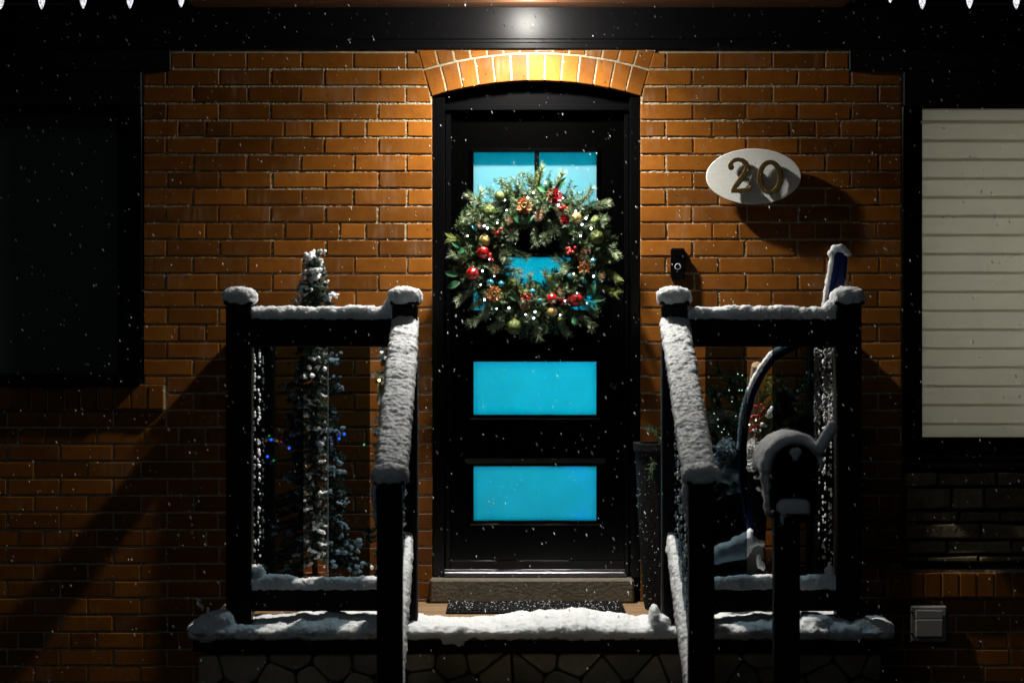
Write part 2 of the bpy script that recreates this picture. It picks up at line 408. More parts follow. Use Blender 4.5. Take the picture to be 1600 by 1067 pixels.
# trim: frieze, soffit, corner boxes
fz = MB()
fz.box(X(-300), X(1900), -.009, .01, Z(62), Z(8), b=.003)
fz.box(X(-300), X(1900), -.002, .01, Z(66.7), Z(61.8), b=.001)
fz.box(X(-300), X(1900), -.013, .01, Z(77.5), Z(66.5), b=.005)
frieze = fz.build('frieze_board', FRIEZE, house)
cb_ = MB(); cb_.box(X(-300), X(268), -.03, .01, Z(112), Z(79), b=.004)
cb_.box(X(-300), X(222), -.02, .01, Z(166), Z(112.5), b=.004)
cb_.build('window_head', BLACKM, house)
cb_ = MB(); cb_.box(X(1326), X(1900), -.03, .01, Z(112), Z(79), b=.004)
cb_.box(X(1411), X(1900), -.02, .01, Z(166), Z(112.5), b=.004)
cb_.build('window_head', BLACKM, house)
ZS = EYE + 1.488
yy = -.0095
for i in range(9):
    wd = .115 if i else .21
    b_ = MB(); b_.box(-1.42, 1.48, yy-wd+.004, yy, ZS, ZS+.02, b=.002)
    b_.build('soffit_board', SOFFIT, house); yy -= wd
rf = MB(); rf.box(-1.9, 1.95, -1.3, .1, ZS+.03, ZS+.16, b=.004); rf.box(-1.9, 1.95, -1.34, -1.3, ZS-.02+.03, ZS+.2, b=.004)
rf.box(-3.3, -1.421, -.62, .1, ZS+.02, ZS+.15, b=.004); rf.box(1.481, 3.3, -.62, .1, ZS+.02, ZS+.15, b=.004)
rf.build('porch_roof', BLACKM, house)
# recessed porch light
LX, LD = .069, .36
ld = bpy.data.lights.new('porch_light', 'AREA'); ld.shape = 'DISK'; ld.size = .085; ld.energy = 47; ld.color = (1, .955, .88); ld.spread = R(131)
lo_ = bpy.data.objects.new('porch_light', ld); col.objects.link(lo_); lo_.location = (LX, -LD, ZS-.0062)
pd = bpy.data.lights.new('porch_side_fill', 'POINT'); pd.energy = 27; pd.color = (1, .955, .88); pd.shadow_soft_size = .03  # added point lamp at the same fixture, widening light onto the top courses
pb = bpy.data.objects.new('porch_side_fill', pd); col.objects.link(pb); pb.location = (LX, -LD, ZS-.034)
fx = MB()
for r0, r1, z0, z1 in ((.0485, .062, ZS-.003, ZS-.003), (.062, .066, ZS-.003, ZS)):
    n = 32; V = []; Fc = []
    for k in range(n):
        a = 2*math.pi*k/n
        V += [(LX+r0*math.cos(a), -LD+r0*math.sin(a), z0), (LX+r1*math.cos(a), -LD+r1*math.sin(a), z1)]
    Fc = [(2*k, 2*((k+1) % n), 2*((k+1) % n)+1, 2*k+1) for k in range(n)]
    fx.add(V, Fc)
lf = fx.build('recessed_light', PLASTW, house, smooth=True)
q = MB(); n = 32; V = []; Fc = []
for j in range(5):
    t = j/4*math.pi/2; rr_ = .048*math.cos(t*.96); zz_ = ZS-.0008-.0035*math.sin(t)
    V += [(LX+rr_*math.cos(2*math.pi*k/n), -LD+rr_*math.sin(2*math.pi*k/n), zz_) for k in range(n)]
for j in range(4): Fc += [(j*n+k, (j+1)*n+k, (j+1)*n+(k+1) % n, j*n+(k+1) % n) for k in range(n)]
Fc.append(tuple(4*n+k for k in range(n))[::-1]); q.add(V, Fc)
q.build('lens', emitter('lamp_lens', (1, .96, .90), 240), lf, smooth=True)

# ------------------------------------------------------------------ windows
wf = MB()
wf.box(X(190), X(222), -.006, .12, Z(600), Z(166), b=.004)
wf.box(X(-190), X(188.5), -.006, .12, Z(600), Z(583), b=.004)
wf.box(X(-190), X(188.5), .0, .12, Z(176), Z(166), b=.004)
wf.box(X(-190), X(-175), .0, .12, Z(583), Z(176), b=.004)
wf.box(X(182), X(189), .03, .1, Z(583), Z(176), b=.003)
wf.box(X(-190), X(222), -.05, .01, Z(600), Z(592), b=.003)
wL = wf.build('window', BLACK, house); wL['label'] = 'dark window with black frame on the left'
MB().box(X(-175), X(183), .06, .066, Z(583), Z(176), b=0).build('glass_pane', CLEAR, wL)
MB().box(X(-175), X(183), .10, .11, Z(583), Z(176), b=0).build('window_backing', mat('dark_backing', (.05, .065, .065), rough=.8), wL)  # plain dark grey sheet set behind the left glass
wf = MB()
wf.box(X(1409.5), X(1441), -.006, .12, Z(722), Z(166), b=.004)
wf.box(X(1442), X(1850), -.006, .12, Z(712), Z(683), b=.004)
wf.box(X(1442), X(1850), .0, .12, Z(170), Z(166), b=.003)
wf.box(X(1838), X(1850), .0, .12, Z(683), Z(170), b=.003)
wf.box(X(1409.5), X(1850), -.05, -.007, Z(722), Z(714), b=.003)
wR = wf.build('window', BLACK, house); wR['label'] = 'window on the right with pale closed blinds'
MB().box(X(1440), X(1840), .05, .056, Z(684), Z(168), b=0).build('glass_pane', CLEAR, wR)
ys = 157.0; i = 0
while ys < 682:
    z1, z0 = Z(ys), Z(min(ys+34.6, 684)); x0, x1 = X(1440)+.001*(i % 2), X(1840)
    nn = 7; V = []; Fc = []
    for k in range(nn):
        t = k/(nn-1); zz = z1+(z0-z1)*t; bow = .004*math.sin(math.pi*t); yb = .082 + .010*t - bow
        V += [(x0, .0815-.0030*t-bow*.3, zz), (x1, .0815-.0030*t-bow*.3, zz)]
    Fc = [(2*k, 2*k+2, 2*k+3, 2*k+1) for k in range(nn-1)]
    mk('blind_slat', V, Fc, BLIND, wR, smooth=True)
    ys += 29.6; i += 1
def room(name, x0, x1, z0, z1, y0, y1, parent, m):
    V = [(x, y_, z) for x in (x0, x1) for y_ in (y0, y1) for z in (z0, z1)]
    return mk(name, V, [(0, 1, 3, 2), (4, 6, 7, 5), (0, 4, 5, 1), (2, 3, 7, 6), (0, 2, 6, 4), (1, 5, 7, 3)][0:2] + [(0, 2, 6, 4), (1, 5, 7, 3), (2, 3, 7, 6)], m, parent)
rm = room('living_room', X(1430), X(1848), Z(700), Z(160), .125, 1.5, house, ROOMW)
q = MB(); q.ico((X(1620), .95, EYE+.35), .09, 2); gl_ = q.build('globe_lamp', emitter('warm_globe', (1, .93, .80), 25), rm, smooth=True)
MB().tube([(X(1620), .95, EYE+.43), (X(1620), .95, Z(160))], .006).build('lamp_cord', BLACK, gl_)

# ------------------------------------------------------------------ front door
fr = MB()
fr.box(X(675.5), X(695), .012, .14, Z(903), Z(152), b=.004)
fr.box(X(695.5), X(704), .035, .14, Z(900), Z(163), b=.003)
fr.box(X(984), X(1000.5), .012, .14, Z(903), Z(152), b=.004)
fr.box(X(976), X(983.5), .035, .14, Z(900), Z(163), b=.003)
fr.box(X(690), X(990), .018, .14, Z(172), Z(163), b=.003)
# arched panel over the door
pts = [(X(676), Z(162.6)), (X(1000), Z(162.6))] + [(X(CX+(RA+3)*math.sin(R(a))), Z(CY-(RA+3)*math.cos(R(a)))) for a in [16.5-33*i/30 for i in range(31)]]
V = [(x, .065, z) for x, z in pts]; fr.add(V, [tuple(range(len(V)))])
dfr = fr.build('door_frame', BLACK, house)
DS = -.062      # door leaf front, as distance (behind the wall face)
dl = MB()
px0, px1 = 697, 980
yv = {'t': 170, 'p1a': 238, 'p1b': 322, 'p2a': 402, 'p2b': 485, 'p3a': 565, 'p3b': 648, 'p4a': 728, 'p4b': 813, 'b': 892}
f0, f1 = -DS, .105
gx0, gx1 = 740, 932
dl.box(X(px0, DS), X(gx0, DS), f0, f1, Z(892, DS), Z(166, DS), b=.001)
dl.box(X(gx1, DS), X(px1, DS), f0, f1, Z(892, DS), Z(166, DS), b=.001)
for a, b in ((166, 238), (322, 402), (485, 565), (648, 728), (813, 892)):
    dl.box(X(gx0, DS), X(gx1, DS), f0+.0006, f1, Z(b, DS), Z(a, DS), b=0)
DOORB = mat('black_door_paint', (.0002, .0002, .0002), rough=.2, bump=.04, bscale=200, spec=.22)
door = dl.build('front_door', DOORB, house); door['label'] = 'black door with four frosted panes glowing teal'
for a, b in ((238, 322), (402, 485), (565, 648), (728, 813)):
    MB().box(X(gx0-1, DS), X(gx1+1, DS), f0+.024, f0+.030, Z(b+1, DS), Z(a-1, DS), b=0).build('glass_pane', FROST, door)
    mo_ = MB()
    for (o0, o1, pr) in ((0, 3.2, .016), (3.2, 5.5, .009)):
        ys_ = f0-pr
        mo_.box(X(gx0-o1, DS), X(gx1+o1, DS), ys_, f0+.017, Z(a-o0, DS), Z(a-o1, DS), b=.0015)
        mo_.box(X(gx0-o1, DS), X(gx1+o1, DS), ys_, f0+.017, Z(b+o1, DS), Z(b+o0, DS), b=.0015)
        mo_.box(X(gx0-o1, DS), X(gx0-o0, DS), ys_+.0004, f0+.017, Z(b+o0, DS), Z(a-o0, DS), b=.0015)
        mo_.box(X(gx1+o0, DS), X(gx1+o1, DS), ys_+.0004, f0+.017, Z(b+o0, DS), Z(a-o0, DS), b=.0015)
    mo_.build('moulding', DOORB, door)
MB().box(X(835, DS), X(842.5, DS), f0-.012, f0+.016, Z(322, DS), Z(238.2, DS), b=.002).build('muntin', BLACK, door)
k_ = MB()
k_.box(X(726, DS), X(946, DS), f0-.020, f0, Z(722, DS), Z(715.5, DS), b=.003); k_.box(X(729, DS), X(943, DS), f0-.013, f0, Z(724.5, DS), Z(722.3, DS), b=.002)
LEDG = mat('highlight_ledge_black', (.03, .03, .032), rough=.16, spec=.7)  # lighter and glossier than the door paint, so ledges show as bright lines
k_.build('drip_cap', LEDG, door)
for yq in (653.5, 818.5):
    k_ = MB(); k_.box(X(734, DS), X(938, DS), f0-.024, f0-.001, Z(yq+1.5, DS), Z(yq-1.5, DS), b=.002); k_.build('highlight_ledge', LEDG, door)  # ledges added to catch the lamp as thin highlights
MB().box(X(696, DS), X(979, DS), f0-.012, f0, Z(889, DS), Z(875, DS), b=.002).build('weather_strip', BLACK, door)
h_ = MB(); zc = Z(661, DS); xc = X(961, DS)
h_.tube([(xc, f0, zc), (xc, f0-.02, zc)], .013, 16); h_.tube([(xc, f0-.02, zc), (xc, f0-.028, zc)], [.013, .008], 16)
h_.build('deadbolt', BLACK, door, smooth=False)
zc = Z(602, DS)
h_ = MB(); h_.tube([(xc, f0, zc), (xc, f0-.012, zc)], .024, 16); h_.tube([(xc, f0-.01, zc), (xc, f0-.04, zc)], .009, 12); h_.ico((xc, f0-.055, zc), .025, 2)
h_.build('door_knob', mat('dark_knob', (.02, .02, .022), rough=.12, metal=.9), door, smooth=True)
th = MB(); th.box(X(694), X(977), -.012, .14, Z(903), Z(893), b=.004); th.box(X(694), X(977), .02, .14, Z(892), Z(890), b=.001)
th.build('door_sill', ALU, house)
th = MB(); th.box(X(671, .08), X(991, .08), -.085, .12, .642, Z(904.5, .08), b=.009); th.build('threshold_stone', CONC, house)
hall = room('hallway', X(700), X(980), Z(900), Z(170), .125, 1.25, house, ROOMW)
q = MB(); q.ico((X(836), .75, Z(550)), .085, 2); gl_ = q.build('pendant_lamp', emitter('teal_globe', (.0, .76, 1.0), 170), hall, smooth=True)
MB().tube([(X(836), .75, Z(550)+.08), (X(836), .75, Z(170))], .005).build('lamp_cord', BLACK, gl_)
bl = emitter('blue_reflection_glow', (.01, .12, 1.0), 420)  # glowing dots behind the pane imitate reflections of blue Christmas lights
for a, b in ((905, 742), (912, 748), (931, 768), (909, 797), (903, 806), (914, 804), (897, 731)):
    MB().ico((X(a, -.1), .0960, Z(b, -.1)), .0024, 1).build('blue_reflection_dot', bl, hall)

# ------------------------------------------------------------------ snow builder
TEX = {}
def tex(sz, kind='CLOUDS'):
    if sz not in TEX:
        t = bpy.data.textures.new('snow_noise', 'CLOUDS'); t.noise_scale = sz; t.noise_depth = 2; TEX[sz] = t
    return TEX[sz]
class Sn(MB):
    def blob(s, c, rr, e=1.0, M=None, floor=None, sub=3, nz=0):
        bm = bmesh.new(); bmesh.ops.create_icosphere(bm, subdivisions=sub, radius=1)
        for v in bm.verts:
            q = [math.copysign(abs(t)**e, t) for t in v.co]
            q = Vector((q[0]*rr[0], q[1]*rr[1], q[2]*rr[2])) * (1+nz*(rnd.random()-.5))
            if M: q = M @ q
            q += Vector(c)
            if floor is not None and q.z < floor: q.z = floor
            v.co = q
        return s.bm(bm)
    def strip(s, p0, p1, hw, h, step=.035, jh=.15, jw=.08, rise=0):
        """lumpy bank lying on the line p0-p1 (its base), half width hw, height h"""
        p0, p1 = Vector(p0), Vector(p1); L = (p1-p0).length; n = max(2, int(L/step)); t = (p1-p0).normalized()
        up = (Vector((0, 0, 1)) - t*t.z).normalized(); sd = t.cross(up)
        M = Matrix((t, sd, up)).transposed().to_3x3()
        for i in range(n+1):
            c = p0.lerp(p1, i/n); hh = h*(1+rnd.uniform(-jh, jh)); ww = hw*(1+rnd.uniform(-jw, jw))
            bm = bmesh.new(); bmesh.ops.create_icosphere(bm, subdivisions=3, radius=1)
            for v in bm.verts:
                q = [math.copysign(abs(a)**.55, a) for a in v.co]
                z = q[2]*hh
                if z < -.004: z = -.004
                v.co = M @ Vector((q[0]*step*2.6, q[1]*ww, z)) + c
            s.bm(bm)
        return s
    def done(s, name, vox=.0065, amp=.008, fine=.004, label=None, parent=None, cat='snow', m=None):
        me = bpy.data.meshes.new(name); me.from_pydata(s.v, [], s.f)
        o = bpy.data.objects.new(name, me); col.objects.link(o)
        r = o.modifiers.new('r', 'REMESH'); r.mode = 'VOXEL'; r.voxel_size = vox; r.use_smooth_shade = True
        for sz, st in ((.028, amp), (.009, fine)):
            d = o.modifiers.new('d', 'DISPLACE'); d.texture = tex(sz); d.strength = st; d.mid_level = .5; d.texture_coords = 'LOCAL'
        dg = bpy.context.evaluated_depsgraph_get(); ev = o.evaluated_get(dg)
        me2 = bpy.data.meshes.new_from_object(ev); bpy.data.objects.remove(o)
        V = np.zeros(len(me2.vertices)*3); me2.vertices.foreach_get('co', V); V = V.reshape(-1, 3)
        c = (V.max(0)+V.min(0))/2; me2.vertices.foreach_set('co', (V-c).ravel())
        me2.polygons.foreach_set('use_smooth', [True]*len(me2.polygons)); me2.update(); me2.materials.clear(); me2.materials.append(m or SNOW)
        me2.name = name
        o = bpy.data.objects.new(name, me2); link(o, Vector(c.tolist()), parent)
        o['kind'] = 'stuff'
        if label and not parent: o['label'] = label; o['category'] = cat
        elif label: o['label'] = label
        return o

# ------------------------------------------------------------------ porch
ZP = EYE - 1.16; PD = 1.27
XL, XR = X(306, PD), X(1380, PD)
porch = empty('stone_porch', (0, -.6, 0), 'raised stone porch with tan deck boards and snow along its front edge', 'porch')
core = MB(); core.box(XL+.03, XR-.03, -PD+.035, -.004, 0, ZP-.06, b=0); core.build('porch_base', STMORT, porch)
yy = -.002; wd = .105
while yy > -PD:
    b_ = MB(); b_.box(XL-.01, XR+.01, max(yy-wd+.003, -PD-.02), yy, ZP-.028, ZP, b=.002); b_.build('deck_board', BOARD, porch); yy -= wd
MB().box(XL-.01, XR+.01, -PD-.018, -PD+.02, ZP-.075, ZP-.029, b=.003).build('edge_board', BLACKM, porch)
# irregular flagstones on the front face: cells grown round scattered seeds, cut by their neighbours
srn = random.Random(31); xa_, xb_, za_, zb_ = XL+.008, XR-.008, 0.0, ZP-.082
seeds = []
for i in range(4000):
    q_ = (srn.uniform(xa_, xb_), srn.uniform(za_, zb_))
    md_ = .105 if q_[1] > ZP-.35 else .15
    if all(((q_[0]-t[0])*.85)**2+(q_[1]-t[1])**2 > (md_*srn.uniform(.75, 1.25))**2 for t in seeds): seeds.append(q_)
for sx, sz in seeds:
    pl = [(xa_, za_), (xb_, za_), (xb_, zb_), (xa_, zb_)]
    for tx, tz in seeds:
        if (tx, tz) == (sx, sz) or abs(tx-sx) > .6: continue
        nx_, nz_ = tx-sx, tz-sz; L_ = math.hypot(nx_, nz_); nx_ /= L_; nz_ /= L_; c_ = L_/2-.0035
        out = []
        for k in range(len(pl)):
            p, q_ = pl[k], pl[(k+1) % len(pl)]
            dp = (p[0]-sx)*nx_+(p[1]-sz)*nz_-c_; dq = (q_[0]-sx)*nx_+(q_[1]-sz)*nz_-c_
            if dp <= 0: out.append(p)
            if dp*dq < 0: t_ = dp/(dp-dq); out.append((p[0]+(q_[0]-p[0])*t_, p[1]+(q_[1]-p[1])*t_))
        pl = out
        if len(pl) < 3: break
    if len(pl) < 3: continue
    pp = []
    for k in range(len(pl)):
        p, q_ = pl[k], pl[(k+1) % len(pl)]; L_ = math.dist(p, q_)
        if L_ < .012: pp.append(p); continue
        m_ = min(.4, .012/L_)
        for t_ in (m_, 1-m_): pp.append((p[0]+(q_[0]-p[0])*t_+srn.uniform(-.0015, .0015), p[1]+(q_[1]-p[1])*t_+srn.uniform(-.0015, .0015)))
    q = MB(); q.prism(pp, -PD+.04, -PD+srn.uniform(.002, .014), .007); q.build('stone', STONE, porch)
# side cheek of stones is plain backing; steps in front, below the frame
for i, (zz, dd) in enumerate(((ZP-.22, .32), (ZP-.44, .64))):
    q = MB(); q.box(-.48, .70, -PD-dd, -PD-.022 if i == 0 else -PD-.32, 0, zz, b=.01); q.build('step', CONC, porch)

dm = MB(); dm.box(X(700, .15), X(972, .15), -.56, -.13, ZP+.002, ZP+.012, b=.003)
for i in range(44):
    for j in range(12):
        x = X(704, .15)+i*(X(968, .15)-X(704, .15))/43; y_ = -.15-j*.035
        dm.box(x-.006, x+.006, y_-.012, y_+.012, ZP+.0115, ZP+.016+rnd.uniform(0, .003), b=0)
dmat = dm.build('doormat', MAT_RUBBER); tag(dmat, 'black ribbed rubber doormat in front of the door sill', 'doormat')
dz = MB()
for i in range(200):
    x = rnd.uniform(X(702, .15), X(970, .15)); y_ = rnd.uniform(-.55, -.14)
    dz.ico((x, y_, ZP+.018), .002, 1, rr=(rnd.uniform(.0015, .004), rnd.uniform(.0015, .004), .002))
tag(dz.build('snow_grains', SNOW), 'loose grains of snow scattered on the black doormat', 'snow', kind='stuff')

# ------------------------------------------------------------------ railings
DF = 1.15                      # post centre plane
def post(x, d, z0, z1, parent, hw=.051, cap=True, name='post'):
    q = MB(); q.box(x-hw, x+hw, -d-hw, -d+hw, z0, z1, b=.006)
    o = q.build(name, BLACKM, parent)
    if cap: MB().box(x-hw-.008, x+hw+.008, -d-hw-.008, -d+hw+.008, z1+.0005, z1+.018, b=.005).build('post_cap', BLACKM, o)
    return o
def skew_bar(p0, p1, w_, h_, name, parent, m=None, yspan=True):
    """bar along y with slope; p0,p1 = centre-top points"""
    hw = w_/2; V = []
    for p in (p0, p1):
        V += [(p[0]-hw, p[1], p[2]-h_), (p[0]+hw, p[1], p[2]-h_), (p[0]+hw, p[1], p[2]), (p[0]-hw, p[1], p[2])]
    return mk(name, V, [(0, 1, 2, 3), (7, 6, 5, 4), (0, 4, 5, 1), (1, 5, 6, 2), (2, 6, 7, 3), (3, 7, 4, 0)], m or BLACKM, parent)
dfp = DF+.051; sF = S(dfp)
def ZF(py): return Z(py, dfp)
def XF(px): return X(px, dfp)
zt1 = ZF(477)                 # top of upper posts
z_rt, z_rb = ZF(497), ZF(542)  # top rail
z_bt, z_bb = ZF(920), ZF(955)  # bottom rail
def railing(side, xc, xm, label, panels, lowx):
    """xc corner post x, xm stair post x"""
    r = empty('porch_railing', ((xc+xm)/2, -DF, ZP), label, 'railing', 'snow capped railings either side of the steps')
    post(xc, DF, ZP+.002, zt1, r); post(xm, DF, ZP+.002, zt1, r)
    a, b = sorted((xc, xm))
    MB().box(a+.0515, b-.0515, -DF-.035, -DF+.035, z_rb, z_rt, b=.004).build('top_rail', BLACKM, r)
    MB().box(a+.0515, b-.0515, -DF-.035, -DF+.035, z_bb, z_bt, b=.004).build('bottom_rail', BLACKM, r)
    for p0, p1 in panels:
        MB().box(X(p0, DF), X(p1, DF), -DF-.005, -DF+.005, z_bt+.0005, z_rb-.0005, b=0).build('glass_baluster', SMOKE, r)
    # side run back to the wall
    post(xc, .06, ZP+.002, z_rt+.02, r, hw=.045)
    MB().box(xc-.03, xc+.03, -DF+.052, -.1055, z_rb, z_rt-.004, b=.004).build('side_top_rail', BLACKM, r)
    MB().box(xc-.03, xc+.03, -DF+.052, -.1055, z_bb, z_bt, b=.004).build('side_bottom_rail', BLACKM, r)
    y_ = -.20
    for i in range(4):
        MB().box(xc-.005, xc+.005, y_-.15, y_, z_bt+.0005, z_rb-.0005, b=0).build('glass_baluster', SMOKE, r); y_ -= .225
    # stair run
    dl_ = 2.70; xl = lowx
    zl = Z(757, dl_)
    post(xl, dl_, 0, zl, r, hw=.044)
    # handrail top line: from (z at d=1.21) down to low post
    zh0 = Z(512, 1.21); zh1 = Z(752, 2.66)
    def line(d, off=0): return zh0 + (zh1-zh0)*(d-1.21)/(2.66-1.21) + off
    def xx(d): return xm + (xl-xm)*(d-DF)/(dl_-DF)
    skew_bar((xx(1.202), -1.202, line(1.202)), (xx(2.655), -2.655, line(2.655)), .098, .04, 'handrail', r)
    skew_bar((xx(1.202), -1.202, line(1.202, -.87)), (xx(2.655), -2.655, max(.12, line(2.655, -.87))), .06, .07, 'stair_bottom_rail', r)
    for i in range(6):
        d0 = 1.27+i*.235; d1 = d0+.15; x0 = xx(d0); x1 = xx(d1)
        V = []
        for (d, x) in ((d0, x0), (d1, x1)):
            for o_ in (-.005, .005):
                V += [(x+o_, -d, line(d, -.868)), (x+o_, -d, line(d, -.042))]
        mk('glass_baluster', V, [(0, 1, 3, 2), (4, 6, 7, 5), (0, 4, 5, 1), (2, 3, 7, 6), (1, 5, 7, 3), (0, 2, 6, 4)], SMOKE, r)
    return line, xx
xcl, xml = XF(372.5), XF(632.5); xcr, xmr = XF(1326.5), XF(1054.5)
lowl, lowr = X(608.5, 2.744), X(1096.5, 2.744)
lineL, xxL = railing(-1, xcl, xml, 'black railing with smoked glass slats on the left, in front of the little tree', ((410, 474), (512, 578)), lowl)
lineR, xxR = railing(1, xcr, xmr, 'black railing with smoked glass slats on the right, behind the mailbox', ((1102, 1167), (1207, 1272)), lowr)

# snow lying on the railings
def rail_snow(xc, xm, line, xx, xl, label, sgn):
    s = Sn(); a, b = sorted((xc, xm)); zc = zt1+.0185
    for x in (xc, xm):
        s.blob((x+rnd.uniform(-.002, .002), -DF, zc+.012), (.070, .068, .044), .72, floor=zc-.012)
        s.blob((x-.01, -DF-.01, zc+.022), (.05, .055, .032), .8, floor=zc-.01)
    s.strip((a+.05, -DF, z_rt), (b-.05, -DF, z_rt), .042, .042, jh=.22)
    # slope where bank climbs the inner/outer post
    e = xm-.07 if sgn < 0 else xc-.07
    s.blob((e+.01, -DF, z_rt+.03), (.035, .036, .045), .8, floor=z_rt-.002)
    s.blob((e+.03, -DF, z_rt+.05), (.03, .036, .04), .8, floor=z_rt-.002)
    # sloping handrail bank
    s.strip((xx(1.21), -1.21, line(1.21)), (xx(2.64), -2.64, line(2.64)), .057, .035, step=.03, jh=.14, jw=.07)
    z2 = Z(757, 2.7)+.0185
    s.blob((xl, -2.70, z2+.010), (.066, .063, .045), .72, floor=z2-.014)
    s.blob((xl-.006, -2.70, z2+.02), (.045, .05, .034), .8, floor=z2-.01)
    # little icicle of snow down the left side of the lower post
    s.blob((xl-.052, -2.70, z2-.05), (.012, .03, .065), .9); s.blob((xl-.048, -2.70, z2-.12), (.008, .02, .05), 1)
    s.strip((xx(1.23), -1.23, line(1.23, -.87)), (xx(2.62), -2.62, max(.12, line(2.62, -.87))), .035, .05, step=.04, jh=.2)
    # bank on the bottom rail, piled against the glass
    s.strip((a+.052, -DF-.012, z_bt), (b-.052, -DF-.012, z_bt), .032, .045, jh=.25)
    for x in (a+.06, a+.08, b-.07):
        s.blob((x, -DF, z_bt+.045), (.022, .03, .05), .9, floor=z_bt)
    # rime beads on the edges of the stair slats
    s.done('snow', vox=.0046, amp=.016, fine=.009, label=label)
    e2 = Sn()
    for i in range(6):
        d0 = 1.27+i*.235
        for d in (d0, d0+.15):
            z = line(d, -.86)
            while z < line(d, -.06):
                if rnd.random() < .62:
                    r_ = rnd.uniform(.003, .0065)
                    e2.ico((xx(d)+rnd.uniform(-.003, .003), -d-.003, z), r_, 1, rr=(r_, r_, r_*rnd.uniform(1, 2.2)), noise=.4)
                z += rnd.uniform(.008, .02)
    for i in range(4):
        y_ = -.20-i*.225
        for yq in (y_, y_-.15):
            z = z_bt+.01
            while z < z_rb-.01:
                if rnd.random() < .45:
                    r_ = rnd.uniform(.003, .007); e2.ico((xc-sgn*.006+rnd.uniform(-.002, .002), yq-.003, z), r_, 1, rr=(r_, r_, r_*rnd.uniform(1, 2)), noise=.4)
                z += rnd.uniform(.008, .022)
    tag(e2.build('rime', SNOW, smooth=True), 'small beads of snow stuck to the edges of the glass slats, ' + ('left railing' if sgn < 0 else 'right railing'), 'snow', kind='stuff')
rail_snow(xcl, xml, lineL, xxL, lowl, 'thick snow lying on the posts and rails of the left railing', -1)
rail_snow(xcr, xmr, lineR, xxR, lowr, 'thick snow lying on the posts and rails of the right railing', 1)
# snow rim on the glass edge at the left gap, and on side rail glass at right
e3 = Sn()
z = z_bt
while z < z_rb:
    r_ = rnd.uniform(.0025, .005); e3.ico((X(512.5, DF), -DF-.006, z), r_, 1, rr=(r_*.8, r_, r_*1.8), noise=.4); z += .007
for i in range(900):
    px = rnd.uniform(1272, 1304); py = rnd.uniform(546, 662)
    if (1281 < px < 1287 or 1297 < px < 1300) and rnd.random() < .85: continue
    p = P(px, py, 1.0); r_ = rnd.uniform(.002, .006)
    e3.ico(p, r_, 1, rr=(r_, r_*.7, r_*1.3), noise=.4)
tag(e3.build('rime', SNOW, smooth=True), 'snow plastered on the side glass by the right corner post', 'snow', kind='stuff')

# snow on the porch edge
s = Sn()
x = XL+.02
while x < XR:
    hh = .045+.018*math.sin(x*7)+rnd.uniform(-.008, .008)
    s.blob((x, -PD+.19+rnd.uniform(-.02, .02), ZP), (.07, .24+rnd.uniform(-.02, .02), max(.03, hh*1.1)), .95, floor=ZP-.002)
    s.blob((x, -PD+.0, ZP-.002), (.05, .035, .03+rnd.uniform(-.006, .006)), .8, floor=ZP-.022+rnd.uniform(-.012, .004))
    x += .04
for px, py, rx, rz in ((325, 985, .06, .07), (345, 975, .06, .06), (1022, 968, .022, .065), (1032, 975, .04, .04), (1368, 985, .05, .045), (1352, 980, .06, .035), (700, 998, .035, .03), (718, 1000, .03, .03), (1275, 972, .07, .03)):
    p = P(px, py, PD-.03); s.blob(p, (rx, .06, rz), .9)
s.done('snow', vox=.0065, amp=.014, fine=.010, label='bank of snow along the front edge of the stone porch')
# twig poking from the snow at the left corner
q = Sn(); p0 = P(345, 985, 1.2); p1 = P(308, 936, 1.2)
tw = empty('snowy_twig', p0, 'snow laden twig sticking out at the left corner of the porch', 'twig')
b_ = MB(); b_.tube([p0, p0.lerp(p1, .5)+Vector((.004, 0, .004)), p1], [.004, .003, .0015], 6); b_.build('stem', STEM, tw)
for i in range(26):
    t = rnd.random()**.8; p = p0.lerp(p1, t); q.blob(p+Vector((rnd.uniform(-.012, .012), rnd.uniform(-.01, .01), rnd.uniform(-.005, .012))), (.012*(1.3-t), .012, .012*(1.3-t)), 1, sub=2)
q.done('snow_coat', vox=.005, amp=.006, parent=tw)

# ------------------------------------------------------------------ foliage builders
def needle_tuft(V, Fc, p0, p1, n, ln, wd=.0011, spread=.8, tipbias=0, droop=0):
    """thin needle triangles round the stem p0-p1"""
    ax = (p1-p0); L = ax.length; ax = ax/L if L else Vector((0, 0, 1))
    u = ax.orthogonal().normalized(); v = ax.cross(u)
    for i in range(n):
        t = rnd.random()**(1-tipbias*.6); b = p0+(p1-p0)*t; an = rnd.uniform(0, 6.283)
        rad = u*math.cos(an)+v*math.sin(an)
        d = (ax*(1-spread*.55)+rad*spread*rnd.uniform(.6, 1.1)).normalized(); l = ln*rnd.uniform(.7, 1.1)
        e = b+d*l; e.z -= droop*l
        sd = d.cross(Vector((rnd.random()-.5, rnd.random()-.5, rnd.random()-.5))).normalized()*wd
        k = len(V); V += [tuple(b-sd), tuple(b+sd), tuple(e)]; Fc.append((k, k+1, k+2))
def sprig(p0, p1, nm, m, parent, n=70, ln=.035, wd=.0012, spread=.8, stem=STEM, tipbias=.3):
    V, Fc = [], []; needle_tuft(V, Fc, Vector(p0), Vector(p1), n, ln, wd, spread, tipbias)
    mm = MB(); mm.cm = 0; mm.add(V, Fc); mm.cm = 1; mm.tube([p0, p1], [.002, .001], 5)
    return mm.build(nm, [m, stem], parent)

